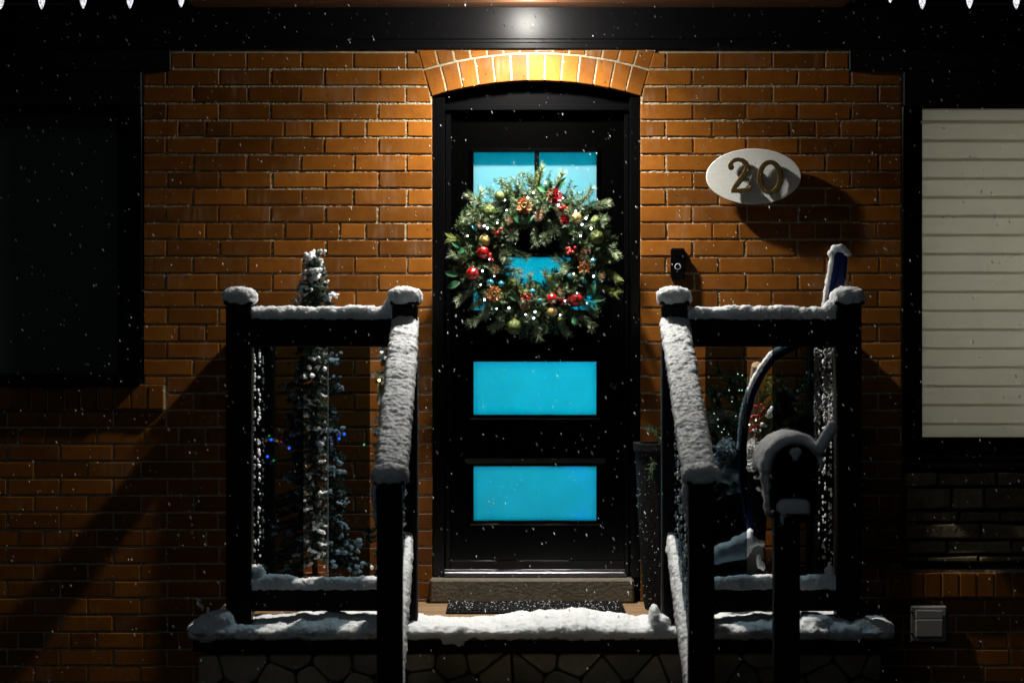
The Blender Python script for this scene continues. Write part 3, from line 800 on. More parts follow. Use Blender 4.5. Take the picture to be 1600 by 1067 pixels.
# ------------------------------------------------------------------ wreath
WD = .045
wc = P(833, 398, WD)
wre = empty('christmas_wreath', wc, 'round lit wreath of pine sprigs, red and copper baubles hanging on the black door', 'wreath')
S0 = S(WD); RM = 80/S0; RT = 38/S0
V, Fc = [], []
for i in range(760):
    a = rnd.uniform(0, 6.283); phi = rnd.uniform(-1.9, 1.9)         # angle about the tube, 0 = towards the street
    rad = Vector((math.cos(a), 0, math.sin(a))); out = rad*math.sin(phi)+Vector((0, -1, 0))*math.cos(phi)*.75
    c = wc + rad*RM + out*RT*.35
    tan = Vector((-math.sin(a), 0, math.cos(a)))
    dr = (out + tan*rnd.uniform(-.7, .7)+rad*.15).normalized()
    L = RT*rnd.uniform(.65, 1.15)
    if math.sin(phi) < -.4: L *= .7
    e_ = c+dr*L
    needle_tuft(V, Fc, c, e_, 85, .019, .0015, .95)
fo = mk('spruce_foliage', V, Fc, GREEN, wre); fo['kind'] = 'stuff'
V = []; Fc = []; na, nb_ = 48, 12
for i in range(na):
    for k in range(nb_):
        a = 2*math.pi*i/na; b = 2*math.pi*k/nb_; rr_ = RM+RT*.62*math.cos(b)*(1+.12*math.sin(7*a+k))
        V.append(wc+Vector((rr_*math.cos(a), .028*math.sin(b), rr_*math.sin(a))))
        Fc.append((i*nb_+k, i*nb_+(k+1) % nb_, ((i+1) % na)*nb_+(k+1) % nb_, ((i+1) % na)*nb_+k))
mk('ring', V, Fc, mat('wreath_core', (.006, .014, .006), rough=.9), wre)
def wp(px, py, d=WD+.05): return P(px, py, d)
pins = [((838, 310), (846, 262)), ((866, 315), (878, 272)), ((768, 330), (733, 305)), ((898, 330), (924, 296)), ((930, 370), (966, 400)),
        ((740, 380), (702, 372)), ((815, 350), (792, 382)), ((833, 340), (836, 380)), ((790, 385), (822, 402)), ((775, 420), (812, 425)),
        ((790, 440), (818, 455)), ((830, 480), (828, 430)), ((868, 470), (852, 425)), ((900, 440), (868, 405)), ((915, 360), (945, 342)),
        ((930, 445), (962, 458)), ((745, 450), (716, 470)), ((838, 500), (842, 528)), ((760, 345), (726, 345)), ((900, 400), (880, 425)),
        ((780, 470), (800, 440)), ((740, 345), (752, 300)), ((735, 410), (706, 398)), ((872, 500), (886, 520)), ((790, 500), (772, 512)), ((760, 450), (742, 478)), ((765, 465), (758, 490)), ((910, 470), (928, 488)),
        ((905, 490), (925, 510)), ((760, 490), (735, 505)), ((945, 420), (965, 438)), ((765, 400), (795, 410)), ((925, 325), (948, 318)),
        ((850, 470), (868, 445)), ((812, 470), (806, 440)), ((883, 455), (862, 432))]
for i, (a, b) in enumerate(pins):
    p0 = wp(*a, WD+.02); p1 = wp(*b, WD+.05+rnd.uniform(0, .03))
    sprig(p0, p1, 'pine_sprig', GREY if i % 5 else OLIVE, wre, n=190, ln=.042, wd=.0016, spread=.62)
for (px, py) in ((865.5, 361), (800, 366), (933, 350), (852, 372), (740, 335), (790, 398)):   # sprigs that face the street
    p0 = wp(px, py, WD+.05); sprig(p0, p0+Vector((.0, -.03, -.004)), 'pine_sprig', GREY, wre, n=150, ln=.042, wd=.0017, spread=1.05)
def bauble(px, py, r, m, name='bauble', lab=None, d=WD+.085):
    p = wp(px, py, d); r = r/S(d); q = MB(); q.ico(p, r, 3)
    o = q.build(name, m, wre, smooth=True)
    c = MB(); c.tube([p+Vector((0, 0, r*.95)), p+Vector((0, 0, r*1.2))], r*.25, 8); c.build('cap', GOLD, o)
    if lab: o['label'] = lab
    return o
def petal_flower(px, py, r, m, name='flower_bauble', lab=None, d=WD+.09, n=12, layers=3, gold=True):
    p = wp(px, py, d); r = r/S(d); mm = MB()
    for L in range(layers):
        tilt = .25+L*.42; nn = n-2*L if n > 8 else n
        for k in range(nn):
            a = 2*math.pi*(k+.5*L)/nn; rad = Vector((math.cos(a), 0, math.sin(a))); f = Vector((0, -1, 0))
            dr = (rad*math.cos(tilt)+f*math.sin(tilt)); sd = rad.cross(f); nrm = dr.cross(sd)
            ln = r*(1-.22*L); w_ = r*.28
            b = p+f*r*.1*L; mid = b+dr*ln*.6; tip = b+dr*ln
            mm.cm = 0
            mm.add([b, mid+sd*w_, tip, mid-sd*w_, mid+nrm*r*.12], [(0, 4, 1), (1, 4, 2), (2, 4, 3), (3, 4, 0)])
            mm.cm = 1
            mm.tube([mid-sd*w_*.9, tip], r*.022, 4, cap=False); mm.tube([mid+sd*w_*.9, tip], r*.022, 4, cap=False)
    mm.cm = 0; mm.ico(p, r*.42, 2); mm.cm = 1; mm.ico(p-Vector((0, r*.5, 0)), r*.1, 1)
    o = mm.build(name, [m, GOLD if gold else m], wre)
    if lab: o['label'] = lab
petal_flower(865.5, 307, 14, REDB, gold=False, lab='red glass flower bauble near the top'); petal_flower(819, 321, 14.5, ORNG, lab='copper and gold flower bauble near the top')
petal_flower(772, 459, 13.5, ORNG, lab='copper and gold flower bauble at lower left'); petal_flower(913, 418, 12, ORNG, layers=2, n=8)
petal_flower(882, 343, 9.5, REDB, gold=False)
for a in ((738.5, 428, 10.8), (755, 394, 10.5), (900.5, 469, 11), (863, 467, 9)): bauble(*a, REDB)
for a in ((900.6, 341, 9.5), (757, 376, 9.5), (863, 487, 8.5), (870, 326, 6)): bauble(*a, GOLD, 'gold_bauble')
for a in ((932, 371, 11.5), (764, 331, 11), (803.7, 511, 12), (780.6, 307, 8), (930, 346, 8), (877, 500, 7)): bauble(*a, GGLT, 'green_bauble')
for a in ((927, 408, 5), (891, 432, 4.5), (913, 440, 4), (766, 442, 6), (783, 444, 5), (832, 456, 5), (845, 470, 4.5)): bauble(*a, TEAL, 'teal_bauble')
def berries(px, py, rx, ry, n):
    q = MB()
    for i in range(n):
        q.ico(wp(px+rnd.uniform(-rx, rx), py+rnd.uniform(-ry, ry), WD+.085+rnd.uniform(0, .02)), .0085, 2)
    q.build('berry_cluster', BERRY, wre, smooth=True)
for a in ((880, 325, 7, 6, 9), (824, 466, 10, 5, 9), (892, 393, 7, 7, 9), (777, 364, 6, 8, 8), (770, 403, 6, 6, 7), (880, 471, 8, 5, 7)): berries(*a)
def cone(p, r, h, m, parent, axis=Vector((0, -.6, .8)), name='pine_cone'):
    q = MB(); axis = axis.normalized(); u = axis.orthogonal().normalized(); v = axis.cross(u); n = 8
    for L in range(n):
        t = L/(n-1); rr = r*math.sin(math.pi*(.22+.72*t))**.8; c = p+axis*h*(t-.5); k_ = max(4, int(9*rr/r))
        for k in range(k_):
            a = 2*math.pi*(k+.5*(L % 2))/k_; rad = u*math.cos(a)+v*math.sin(a); sd = axis.cross(rad)*rr*.32
            tip = c+rad*rr+axis*h*.05; b = c+rad*rr*.2
            q.add([b, tip-sd, tip+sd, tip+axis*h*.045, tip-axis*h*.035], [(0, 1, 3), (0, 3, 2), (1, 4, 3), (4, 2, 3), (0, 4, 1), (0, 2, 4)])
    q.ico(p, 1, 1, rr=(r*.5, r*.5, r*.5))
    return q.build(name, m, parent)
for px, py, r in ((841.6, 338, 9), (916, 392, 8), (908, 402, 7), (772.7, 421, 8), (878, 455, 7.5), (820, 477, 8), (797, 345, 8), (752, 352, 7), (940, 430, 7), (850, 330, 6)):
    cone(wp(px, py, WD+.075), r/S0, 2*r/S0, CONE, wre, axis=Vector((rnd.uniform(-.4, .4), -.8, rnd.uniform(-.2, .5))))
def leaf(p0, p1, w_, m, parent, name='leaf'):
    p0, p1 = Vector(p0), Vector(p1); ax = p1-p0; f = Vector((0, -1, 0)); sd = ax.cross(f).normalized()*w_
    V = []; n = 7
    for i in range(n):
        t = i/(n-1); wv = math.sin(math.pi*min(1, t*.93+.05))**.8; c = p0+ax*t+f*.012*math.sin(math.pi*t)
        V += [c-sd*wv, c+f*-.004, c+sd*wv]
    Fc = []
    for i in range(n-1):
        for k in (0, 1): Fc.append((3*i+k, 3*i+k+1, 3*i+k+4, 3*i+k+3))
    return mk(name, V, Fc, m, parent, smooth=True)
dd = WD+.085
for a, b, w_ in (((817, 350), (802, 336), 5), ((816, 350), (833, 337), 5), ((866, 298), (885, 278), 4), ((863, 296), (852, 280), 4), ((715, 430), (695, 425), 5), ((718, 440), (699, 450), 5.5),
                 ((918, 462), (930, 442), 6), ((922, 468), (947, 466), 5), ((922, 476), (940, 482), 5), ((890, 362), (897, 350), 4), ((722, 386), (706, 378), 5), ((728, 390), (712, 392), 5),
                 ((893, 498), (904, 506), 5), ((812, 468), (796, 462), 5), ((840, 292), (856, 300), 4), ((745, 440), (735, 446), 4)):
    leaf(wp(*a, dd), wp(*b, dd+.01), w_/S0, LEAF, wre)
for a, b in (((916, 470), (923, 480)), ((919, 470), (931, 483)), ((745, 360), (738, 352))): leaf(wp(*a, dd+.01), wp(*b, dd+.02), 3/S0, TEAL, wre, 'teal_sliver')  # right-hand slivers stand in for the lit pane corner showing past the wreath
for x_, y_ in ((388, 260), (397, 315), (345, 385), (290, 415), (272, 402), (180, 458), (300, 588), (263, 652), (328, 682), (253, 728), (274, 812), (342, 862), (410, 858), (503, 895), (555, 880), (548, 915), (695, 897), (722, 818), (788, 775), (880, 682), (770, 668), (876, 588), (808, 458), (816, 395), (838, 360), (781, 320), (710, 248), (685, 287), (612, 162), (545, 218), (867, 416), (515, 245)):
    big = rnd.random() < .6
    MB().ico(wp(680+x_/3.558, 240+y_/3.558, WD+.115), .0046 if big else .003, 1).build('led_bulb', LED, wre)

# ------------------------------------------------------------------ house number sign
SD = .052
sg = empty('house_number_sign', P(1177, 276, 0), 'oval white wooden sign with bronze number 20 on the brick wall', 'sign')
def ell(cx, cy, a, b, n, d): return [(X(cx+a*math.cos(2*math.pi*k/n), d), Z(cy+b*math.sin(-2*math.pi*k/n), d)) for k in range(n)]
q = MB(); q.prism(ell(1177.5, 276, 74, 43.5, 72, SD+.02), -SD, -SD-.02, .002); q.build('board', WHITEW, sg)
q = MB(); q.box(X(1150), X(1205), -SD+.0005, -.002, Z(296), Z(256), b=.002); q.build('mount_block', BLACKM, sg)
ND = SD+.02
def ribbon(pts, d0, d1, close=False):
    """pts: (px, py, width px); flat numeral stroke with thickness"""
    n = len(pts); Lf, Rt = [], []
    for i, (x, y_, w_) in enumerate(pts):
        a = pts[(i-1) % n] if close else pts[max(i-1, 0)]; b = pts[(i+1) % n] if close else pts[min(i+1, n-1)]
        tx, ty = b[0]-a[0], b[1]-a[1]; L = math.hypot(tx, ty); nx_, ny_ = -ty/L*w_/2, tx/L*w_/2
        Lf.append((x+nx_, y_+ny_)); Rt.append((x-nx_, y_-ny_))
    V = []
    for d, sh in ((d0, 1), (d1-.0015, 1), (d1, .72)):
        for l, r in zip(Lf, Rt):
            c = ((l[0]+r[0])/2, (l[1]+r[1])/2)
            for q_ in (l, r): V.append(tuple(P(c[0]+(q_[0]-c[0])*sh, c[1]+(q_[1]-c[1])*sh, d)))
    Fc = []; m_ = n if close else n-1; N2 = 2*n
    for i in range(m_):
        j = (i+1) % n
        for L in (0, 1):
            o_ = L*N2
            Fc.append((o_+2*i, o_+2*j, o_+N2+2*j, o_+N2+2*i)); Fc.append((o_+2*i+1, o_+N2+2*i+1, o_+N2+2*j+1, o_+2*j+1))
        Fc.append((2*N2+2*i, 2*N2+2*j, 2*N2+2*j+1, 2*N2+2*i+1))
    if not close:
        for i in (0, n-1):
            for L in (0, 1): Fc.append((L*N2+2*i, L*N2+N2+2*i, L*N2+N2+2*i+1, L*N2+2*i+1))
    return V, Fc
q = MB(); q.add(*ribbon([(1203.3+16.2*math.cos(R(-5*k)), 277.3+23.5*math.sin(R(-5*k))*1.0, 7.2+1.8*abs(math.cos(R(5*k)))) for k in range(72)], ND+.012, ND+.024, True))
q.build('digit_zero', BRONZE, sg)
two = [(1142.5, 262, 7.5), (1141.5, 258, 7), (1143.5, 253.5, 5.5), (1148, 250.5, 5.5), (1154, 249.5, 5.5), (1160, 251, 6), (1165, 255, 7), (1167.5, 260.5, 8), (1166.5, 266.5, 8.2), (1163, 273, 8), (1158, 280, 7.6), (1152.5, 287, 7.2), (1147.5, 293.5, 6.5), (1145.5, 297, 5)]
two = [(a, b, c*1.22) for a, b, c in two]
q = MB(); q.add(*ribbon(two, ND+.012, ND+.024)); q.add(*ribbon([(1142.5, 298.4, 6.6), (1150, 298.4, 6.6), (1158, 298.2, 7.2), (1166, 297.6, 7.6), (1171.5, 295.5, 7), (1174.5, 290, 3)], ND+.0122, ND+.0245))
q.ico(P(1142.5, 261.5, ND+.018), 1, 2, rr=(.014, .006, .014)); q.build('digit_two', BRONZE, sg)
q = MB()
for a, b in ((1156, 249.5), (1152, 298), (1203, 254), (1203, 301)): q.tube([P(a, b, ND), P(a, b, ND+.012)], .003, 8)
q.build('stand_off', BRONZE, sg)
# doorbell
db = empty('doorbell', P(1059, 414, 0), 'small black video doorbell with a round lit button right of the door', 'doorbell')
q = MB(); q.box(X(1049), X(1069.5), -.018, .001, Z(437), Z(389), b=.003); q.build('mount_plate', BLACKM, db)
q = MB(); q.box(X(1048, .04), X(1070, .04), -.042, -.0185, Z(436, .03), Z(388, .03), b=.006); q.build('housing', BLACK, db)
bc = P(1059, 416.5, .0435); q = MB(); q.tube([bc+Vector((.0125*math.cos(R(15*k)), 0, .0125*math.sin(R(15*k)))) for k in range(25)], .0016, 6, cap=False); q.build('button_ring', RING, db)
q = MB(); q.tube([bc+Vector((0, .002, 0)), bc+Vector((0, -.002, 0))], .0105, 20); q.build('button', BLACK, db)
q = MB(); c_ = P(1059, 398, .0415); q.tube([c_, c_+Vector((0, -.002, 0))], .007, 16); q.build('camera_lens', BLACK, db)
# outlet / vent cover on the lower right
vb = empty('outlet_cover', P(1450, 973, 0), 'off white weatherproof outlet cover low on the right wall', 'outlet cover')
q = MB(); q.box(X(1421), X(1478.5), -.028, -.003, Z(1002), Z(945), b=.012); q.build('housing', PLASTW, vb)
q = MB(); q.box(X(1429), X(1471), -.038, -.0285, Z(993), Z(966), b=.004); q.box(X(1429), X(1471), -.036, -.0285, Z(965), Z(952), b=.004); q.build('flap', PLASTW, vb)
q = MB(); q.tube([P(1425, 956, .0285), P(1425, 956, .033)], .005, 8); q.tube([P(1425, 990, .0285), P(1425, 990, .033)], .005, 8); q.build('hinge', BLACK, vb)

# ------------------------------------------------------------------ string lights on the eaves
def bulb_string(pxs, label, x0, x1):
    c = empty('string_lights', P(sum(p[0] for p in pxs)/len(pxs), -20, .64), label, 'string lights', 'white bulb strings along the eaves')
    pts = [P(x, -32+3*math.sin(i*1.7), .64) for i, x in enumerate(range(x0, x1, 24))]
    MB().tube(pts, .004, 6).build('wire', WIRE, c)
    for px, tip in pxs:
        d = .64; t = P(px, tip, d); L = .062; n = 12; V = []; Fc = []
        prof = [(0, .0015), (.12, .006), (.3, .0105), (.5, .0138), (.7, .0145), (.88, .011), (1, .008)]
        for (h, r_) in prof:
            for k in range(n):
                a = 2*math.pi*(k+.5*(prof.index((h, r_)) % 2))/n; V.append((t.x+r_*math.cos(a), t.y+r_*math.sin(a), t.z+L*h))
        for i in range(len(prof)-1):
            for k in range(n):
                a0 = i*n+k; a1 = i*n+(k+1) % n; b0 = a0+n; b1 = a1+n
                Fc += [(a0, a1, b0), (a1, b1, b0)]
        Fc.append(tuple(range(n)))
        o = mk('bulb', V, Fc, CBULB, c)
        MB().tube([(t.x, t.y, t.z+L), (t.x, t.y, t.z+L+.03)], .011, 10).build('socket', WIRE, o)
CBULB = bpy.data.materials.new('faceted_bulb'); CBULB.use_nodes = True
t_ = CBULB.node_tree; N_ = t_.nodes; p_ = N_['Principled BSDF']; p_.inputs['Base Color'].default_value = (.5, .5, .5, 1); p_.inputs['Roughness'].default_value = .1
lw = N_.new('ShaderNodeTexVoronoi'); lw.inputs['Scale'].default_value = 230; ge_ = N_.new('ShaderNodeNewGeometry'); t_.links.new(ge_.outputs['Position'], lw.inputs['Vector'])
mr_ = N_.new('ShaderNodeMapRange'); mr_.inputs[1].default_value = .15; mr_.inputs[2].default_value = .75; mr_.inputs[3].default_value = 1.9; mr_.inputs[4].default_value = .12
t_.links.new(lw.outputs['Distance'], mr_.inputs[0]); t_.links.new(mr_.outputs[0], p_.inputs['Emission Strength'])
p_.inputs['Emission Color'].default_value = (.93, .92, 1, 1)
bulb_string([(1, 15), (65, 15), (130, 14), (203, 14), (283, 12)], 'string of white pointed bulbs along the left eave', -120, 300)
bulb_string([(1391, 5), (1441, 15), (1515, 14), (1588, 15)], 'string of white pointed bulbs along the right eave', 1375, 1720)

# ------------------------------------------------------------------ little trees on the left
def conifer(name, px, ptop, pbase, d, prof, label, gm, nb, snow_p, extra=(), seed=1, tuft=.05, ln=.016):
    global rnd
    rnd = random.Random(seed); s_ = S(d)
    base = P(px, pbase, d); top = P(px, ptop, d)
    t = empty(name, (base.x, base.y, ZP), label, 'tree')
    MB().tube([(base.x, base.y, ZP+.1), tuple(base), tuple(top)], [.012, .012, .003], 8).build('trunk', STEM, t)
    V, Fc = [], []; tips = []
    H = top.z-base.z
    def rad(f):
        for (a, ra), (b, rb) in zip(prof[:-1], prof[1:]):
            if a <= f <= b: return (ra+(rb-ra)*(f-a)/(b-a))/s_
        return prof[-1][1]/s_
    for i in range(nb):
        f = (i+rnd.random())/nb; z = top.z-H*f; a = i*2.399+rnd.uniform(-.4, .4); r_ = rad(f)*rnd.uniform(.55, 1.12)
        p0 = Vector((base.x, base.y, z+.02)); p1 = Vector((base.x+r_*math.cos(a), base.y+r_*math.sin(a)*.8, z-r_*.25+rnd.uniform(-.01, .02)))
        tips.append(p1); tips.append(p0.lerp(p1, .75)+Vector((0, 0, .008)))
        needle_tuft(V, Fc, p0, p1, int(130+1700*r_), ln*1.15, .0019, .9)
        for k in range(2):
            q_ = p0.lerp(p1, rnd.uniform(.35, .8)); e_ = q_+Vector((rnd.uniform(-1, 1), rnd.uniform(-.8, .8), rnd.uniform(-.3, .4)))*tuft*.8
            needle_tuft(V, Fc, q_, e_, 70, ln*1.1, .0019, .9); tips.append(e_)
    for e_ in extra:
        pz = Vector((base.x, base.y, e_.z+.03)); needle_tuft(V, Fc, pz, e_, 170, ln, .0011, .9); tips.append(e_)
    cr = mk('crown', V, Fc, gm, t); 
    sn = Sn()
    for p in tips:
        if rnd.random() < snow_p:
            r_ = rnd.uniform(.006, .019)
            for k in range(6):
                sn.blob(p+Vector((rnd.uniform(-1, 1)*r_*1.9, rnd.uniform(-1, .4)*r_*1.3, rnd.uniform(-.8, .8)*r_)), (r_*rnd.uniform(.35, .8), r_*.8, r_*rnd.uniform(.3, .6)), 1, sub=2, nz=.5)
    sn.done('snow_load', vox=.0045, amp=.010, fine=.010, parent=t)
    return t
lights = [(423.6, 686.7, 'b'), (418, 713, 'b'), (451.7, 700, 'b'), (420.5, 680.7, 'g'), (427.5, 719, 'g'), (439, 690, 'r'), (415, 688.5, 'r'), (433, 688.6, 'a'), (530, 685, 'b'), (538, 678, 'b')]
ex = [P(a, b+2, .62) for a, b, c in lights]
tr1 = conifer('small_fir_tree', 492, 402, 878, .62, [(0, 3), (.04, 14), (.12, 30), (.2, 30), (.45, 40), (.7, 55), (1, 84)], 'slim snow covered fir tree in a pot behind the left railing', FIRN, 230, .30, ex, seed=5)
cols = {'b': (.03, .15, 1), 'g': (.05, .8, .15), 'r': (1, .05, .04), 'a': (1, .5, .08)}
em = {k: emitter('glow_dot', v, 7 if k == 'b' else 2.2) for k, v in cols.items()}
for a, b, c in lights: MB().ico(P(a, b, .66), .006 if c == 'b' else .0045, 2).build('glow_dot', em[c], tr1, smooth=True)  # small coloured glowing dots set at the extra branch tips
q = MB(); bx_ = X(492, .62); V = []
q.tube([(bx_, -.62, ZP+.001), (bx_, -.62, ZP+.14), (bx_, -.62, ZP+.141), (bx_, -.62, ZP+.175)], [.075, .10, .112, .114], 20); q.build('pot', TERRA, tr1)
tr2 = conifer('small_spruce_tree', 612, 505, 890, .35, [(0, 6), (.1, 22), (.4, 30), (1, 34)], 'narrow frosted spruce half hidden by the left stair handrail', FIRN, 130, .35, seed=9)
MB().ico(P(592.5, 594, .44), .006, 2).build('glow_dot', emitter('warm_glow_dot', (1, .75, .2), 8), tr2)
MB().ico(P(568.8, 694.6, .5), .005, 2).build('glow_dot', emitter('green_glow_dot', (.3, 1, .3), 3), tr2)
bx_ = X(612, .35); MB().tube([(bx_, -.35, ZP+.001), (bx_, -.35, ZP+.13), (bx_, -.35, ZP+.15)], [.06, .085, .088], 20).build('pot', BLACKM, tr2)
rnd = random.Random(21)

# ------------------------------------------------------------------ planter and winter arrangement on the right
PLD = .42
pl = empty('winter_planter', (X(1110, PLD), -PLD, ZP), 'wide black wicker planter of pine boughs, cones and lit twigs behind the right railing', 'planter')
q = MB(); n = 40; V = []; Fc = []
rx, ry = .29, .22; cx_, cy_ = X(1100, PLD), -.30
prof = [(0, .86), (.05, .88), (.5, .95), (.93, 1.0), (.96, 1.03), (1, 1.03), (1, .93), (.92, .9)]
zt_ = Z(694, PLD)
for h, k_ in prof:
    for i in range(n):
        a = 2*math.pi*i/n; V.append((cx_+rx*k_*math.copysign(abs(math.cos(a))**.6, math.cos(a)), cy_+ry*k_*math.copysign(abs(math.sin(a))**.6, math.sin(a)), ZP+.002+(zt_-ZP)*h))
for L in range(len(prof)-1):
    for i in range(n): Fc.append((L*n+i, L*n+(i+1) % n, (L+1)*n+(i+1) % n, (L+1)*n+i))
Fc.append(tuple((len(prof)-1)*n+i for i in range(n))); Fc.append(tuple(range(n))[::-1])
q.add(V, Fc)
q.build('basket', POT, pl)
sn = Sn()
for i in range(240):
    a = rnd.uniform(3.3, 6.1); z = rnd.uniform(ZP+.03, zt_); k_ = 1.0
    sn.ico((cx_+rx*k_*math.copysign(abs(math.cos(a))**.6, math.cos(a)), cy_+ry*1.02*math.copysign(abs(math.sin(a))**.6, math.sin(a)), z), .002, 1, rr=(rnd.uniform(.0008, .0022),)*2+(rnd.uniform(.001, .003),))
o = sn.build('snow_specks', SNOW, pl); o['kind'] = 'stuff'
def bough(px0, py0, px1, py1, m=DARKG, n=220, ln=.045, d0=.45, d1=.6, sub=5, name='pine_bough'):
    V, Fc = [], []; p0, p1 = P(px0, py0, d0), P(px1, py1, d1); mid = p0.lerp(p1, .5)+Vector((0, 0, .02))
    needle_tuft(V, Fc, p0, mid, n, ln, .0019, .8); needle_tuft(V, Fc, mid, p1, n, ln, .0019, .7)
    for k in range(sub):
        t = rnd.uniform(.3, .9); b = p0.lerp(p1, t); e_ = b+(p1-p0)*.3+Vector((rnd.uniform(-.06, .06), rnd.uniform(-.05, .03), rnd.uniform(-.05, .03)))
        needle_tuft(V, Fc, b, e_, n//3, ln*.85, .0017, .7)
    mm = MB(); mm.cm = 0; mm.add(V, Fc); mm.cm = 1; mm.tube([p0, mid, p1], [.005, .004, .002], 5)
    return mm.build(name, [m, STEM], pl)
for a in ((1150, 700, 1110, 610), (1160, 700, 1140, 590), (1170, 700, 1165, 600), (1190, 700, 1262, 588), (1200, 700, 1240, 620), (1210, 700, 1275, 640), (1200, 690, 1225, 610),
          (1130, 700, 1095, 660), (1220, 700, 1282, 690), (1140, 700, 1125, 650), (1190, 700, 1205, 640), (1230, 700, 1255, 660), (1100, 700, 1090, 640)): bough(*a)
for a in ((1180, 690, 1200, 590), (1185, 690, 1192, 620), (1175, 690, 1168, 640), (1188, 700, 1196, 655)): bough(*a, m=OLIVE, n=200, ln=.03)
for a in ((1040, 695, 1012, 668), (1040, 705, 1014, 735)): bough(*a, m=DARKG, n=60, ln=.035, d0=.35, d1=.55, sub=2)
for a in ((1228, 700, 1224, 668), (1215, 700, 1240, 682), (1130, 705, 1122, 725), (1150, 705, 1150, 760), (1160, 705, 1135, 760)): bough(*a, m=DARKG, n=220, ln=.03, d1=.68)
# log with a cut end
lp0, lp1 = P(1166, 700, .5), P(1183, 572, .62)
mm = MB(); mm.cm = 0; mm.tube([lp0, lp1], [.026, .024], 16, cap=False); mm.cm = 1; ax_ = (lp1-lp0).normalized(); mm.ico(lp1, 1, 2, rr=(.024, .024, .008), M=ax_.lerp(Vector((0, -1, .2)), .5).to_track_quat('Z', 'Y').to_matrix())
mm.build('birch_log', [BARK, WOODEND], pl)
tl = emitter('twig_light', (.95, 1, .62), 16)
for a, b, bulbs in (((1160, 690), (1130, 575), (.55, .7, .35)), ((1158, 690), (1160, 560), (.45, .62, .8)), ((1155, 690), (1100, 650), (.3, .6)), ((1150, 700), (1112, 640), (.5, .75, .9)),
                    ((1162, 690), (1152, 575), (.92, .7)), ((1165, 690), (1197, 622), (.5,)), ((1158, 695), (1120, 670), (.4, .8)), ((1170, 690), (1173, 600), (.3,))):
    p0, p1 = P(*a, .55), P(*b, .66); md = p0.lerp(p1, .5)+Vector((rnd.uniform(-.01, .01), 0, .006))
    o = MB().tube([p0, md, p1], [.0025, .002, .001], 5).build('twig', TWIG, pl)
    for t in bulbs: MB().ico(p0.lerp(p1, t)+Vector((0, -.004, 0)), .0019, 1).build('bulb', tl, o)
for px, py, r, ax_ in ((1135, 702, 17, (0, -.5, .9)), (1178, 700, 14, (0, -.5, .9)), (1176, 722, 13, (.1, -.7, .6)), (1120, 722, 12, (-.3, -.7, .4)), (1232, 706, 13, (.2, -.7, .6))):
    p = P(px, py, .68); cone(p, r/S(.68), 2.3*r/S(.68), CONEF, pl, axis=Vector(ax_))
for px, py in ((1180, 655), (1190, 690), (1178, 670), (1188, 640), (1102, 685)):
    q = MB()
    for i in range(9): q.ico(P(px+rnd.uniform(-9, 9), py+rnd.uniform(-9, 9), .66+rnd.uniform(0, .05)), .0075, 2)
    q.build('berry_cluster', BERRY, pl, smooth=True)
sn = Sn()
for px, py, r in ((1118, 716, 12), (1130, 728, 13), (1145, 738, 15), (1155, 750, 14), (1122, 735, 12), (1138, 750, 14), (1148, 765, 12), (1192, 665, 7), (1200, 650, 8), (1205, 640, 7), (1183, 672, 6), (1225, 672, 10), (1238, 678, 8), (1120, 700, 8),
                  (1185, 745, 7), (1188, 765, 7), (1190, 725, 6)):
    for k in range(4):
        s_ = S(.68); sn.blob(P(px+rnd.uniform(-.6, .6)*r, py+rnd.uniform(-.4, .4)*r, .66+rnd.uniform(0, .04)), (r/s_*.62, r/s_*.55, r/s_*.4), 1, sub=2, nz=.3)
sn.done('snow_load', vox=.006, amp=.012, fine=.01, parent=pl)

# ------------------------------------------------------------------ blue shovel
SH = .95
sh = empty('snow_shovel', P(1160, 900, SH), 'navy blue curved handle snow shovel with snow on it, behind the right railing', 'shovel')
path = [(1178, 850), (1168, 800), (1161, 745), (1160, 700), (1164, 655), (1174, 615), (1190, 582), (1208, 558), (1235, 543), (1262, 530), (1282, 510), (1293, 480), (1301, 445), (1309, 412)]
pp = [P(a, b, SH+.0) for a, b in path]
MB().tube(pp, .0185, 10).build('shaft', NAVY, sh)
q = MB(); p_ = P(1311, 402, SH); q.tube([P(1303, 412, SH), P(1306, 398, SH), P(1322, 398, SH), P(1316, 470, SH), P(1309, 475, SH)], .0105, 8)
q.box(X(1302, SH), X(1321, SH), -SH-.014, -SH+.014, Z(466, SH), Z(394, SH), b=.006); q.build('grip', NAVY, sh)
V = []; Fc = []; n = 10       # curved scoop lying in front of the planter
for j in range(6):
    for i in range(n+1):
        u, v = i/n, j/5
        x = X(1112, SH)+(X(1196, SH)-X(1112, SH))*u; z = Z(912, SH)+(Z(846, SH)-Z(912, SH))*v; y_ = -SH-.03+.08*math.sin(math.pi*u)*.6+.06*v*v
        V.append((x, y_, z))
m_ = len(V); V += [(a, b+.004, c) for a, b, c in V]
for j in range(5):
    for i in range(n):
        k = j*(n+1)+i; Fc.append((k, k+1, k+n+2, k+n+1)); Fc.append((m_+k+n+1, m_+k+n+2, m_+k+1, m_+k))
mk('blade', V, Fc, BLACKM, sh, smooth=True)
sn = Sn()
for (a, b), (c, d_) in zip(path[3:9], path[4:10]):
    p0, p1 = P(a, b, SH), P(c, d_, SH); nrm = Vector((-(p1-p0).z, 0, (p1-p0).x)).normalized()
    if nrm.z < 0: nrm = -nrm
    if nrm.x > 0 and b > 560: nrm = -nrm
    for k in range(6):
        t = k/6; sn.blob(p0.lerp(p1, t)+nrm*.015+Vector((0, -.006, 0)), (.013, .016, .013), 1, sub=2, nz=.4)
for i in range(22):
    t = i/21; p = P(1302-14*t, 398+88*t, SH); sn.blob(p+Vector((-.004, -.004, 0)), (.011+.002*rnd.random(), .016, .016), 1, sub=2, nz=.4)
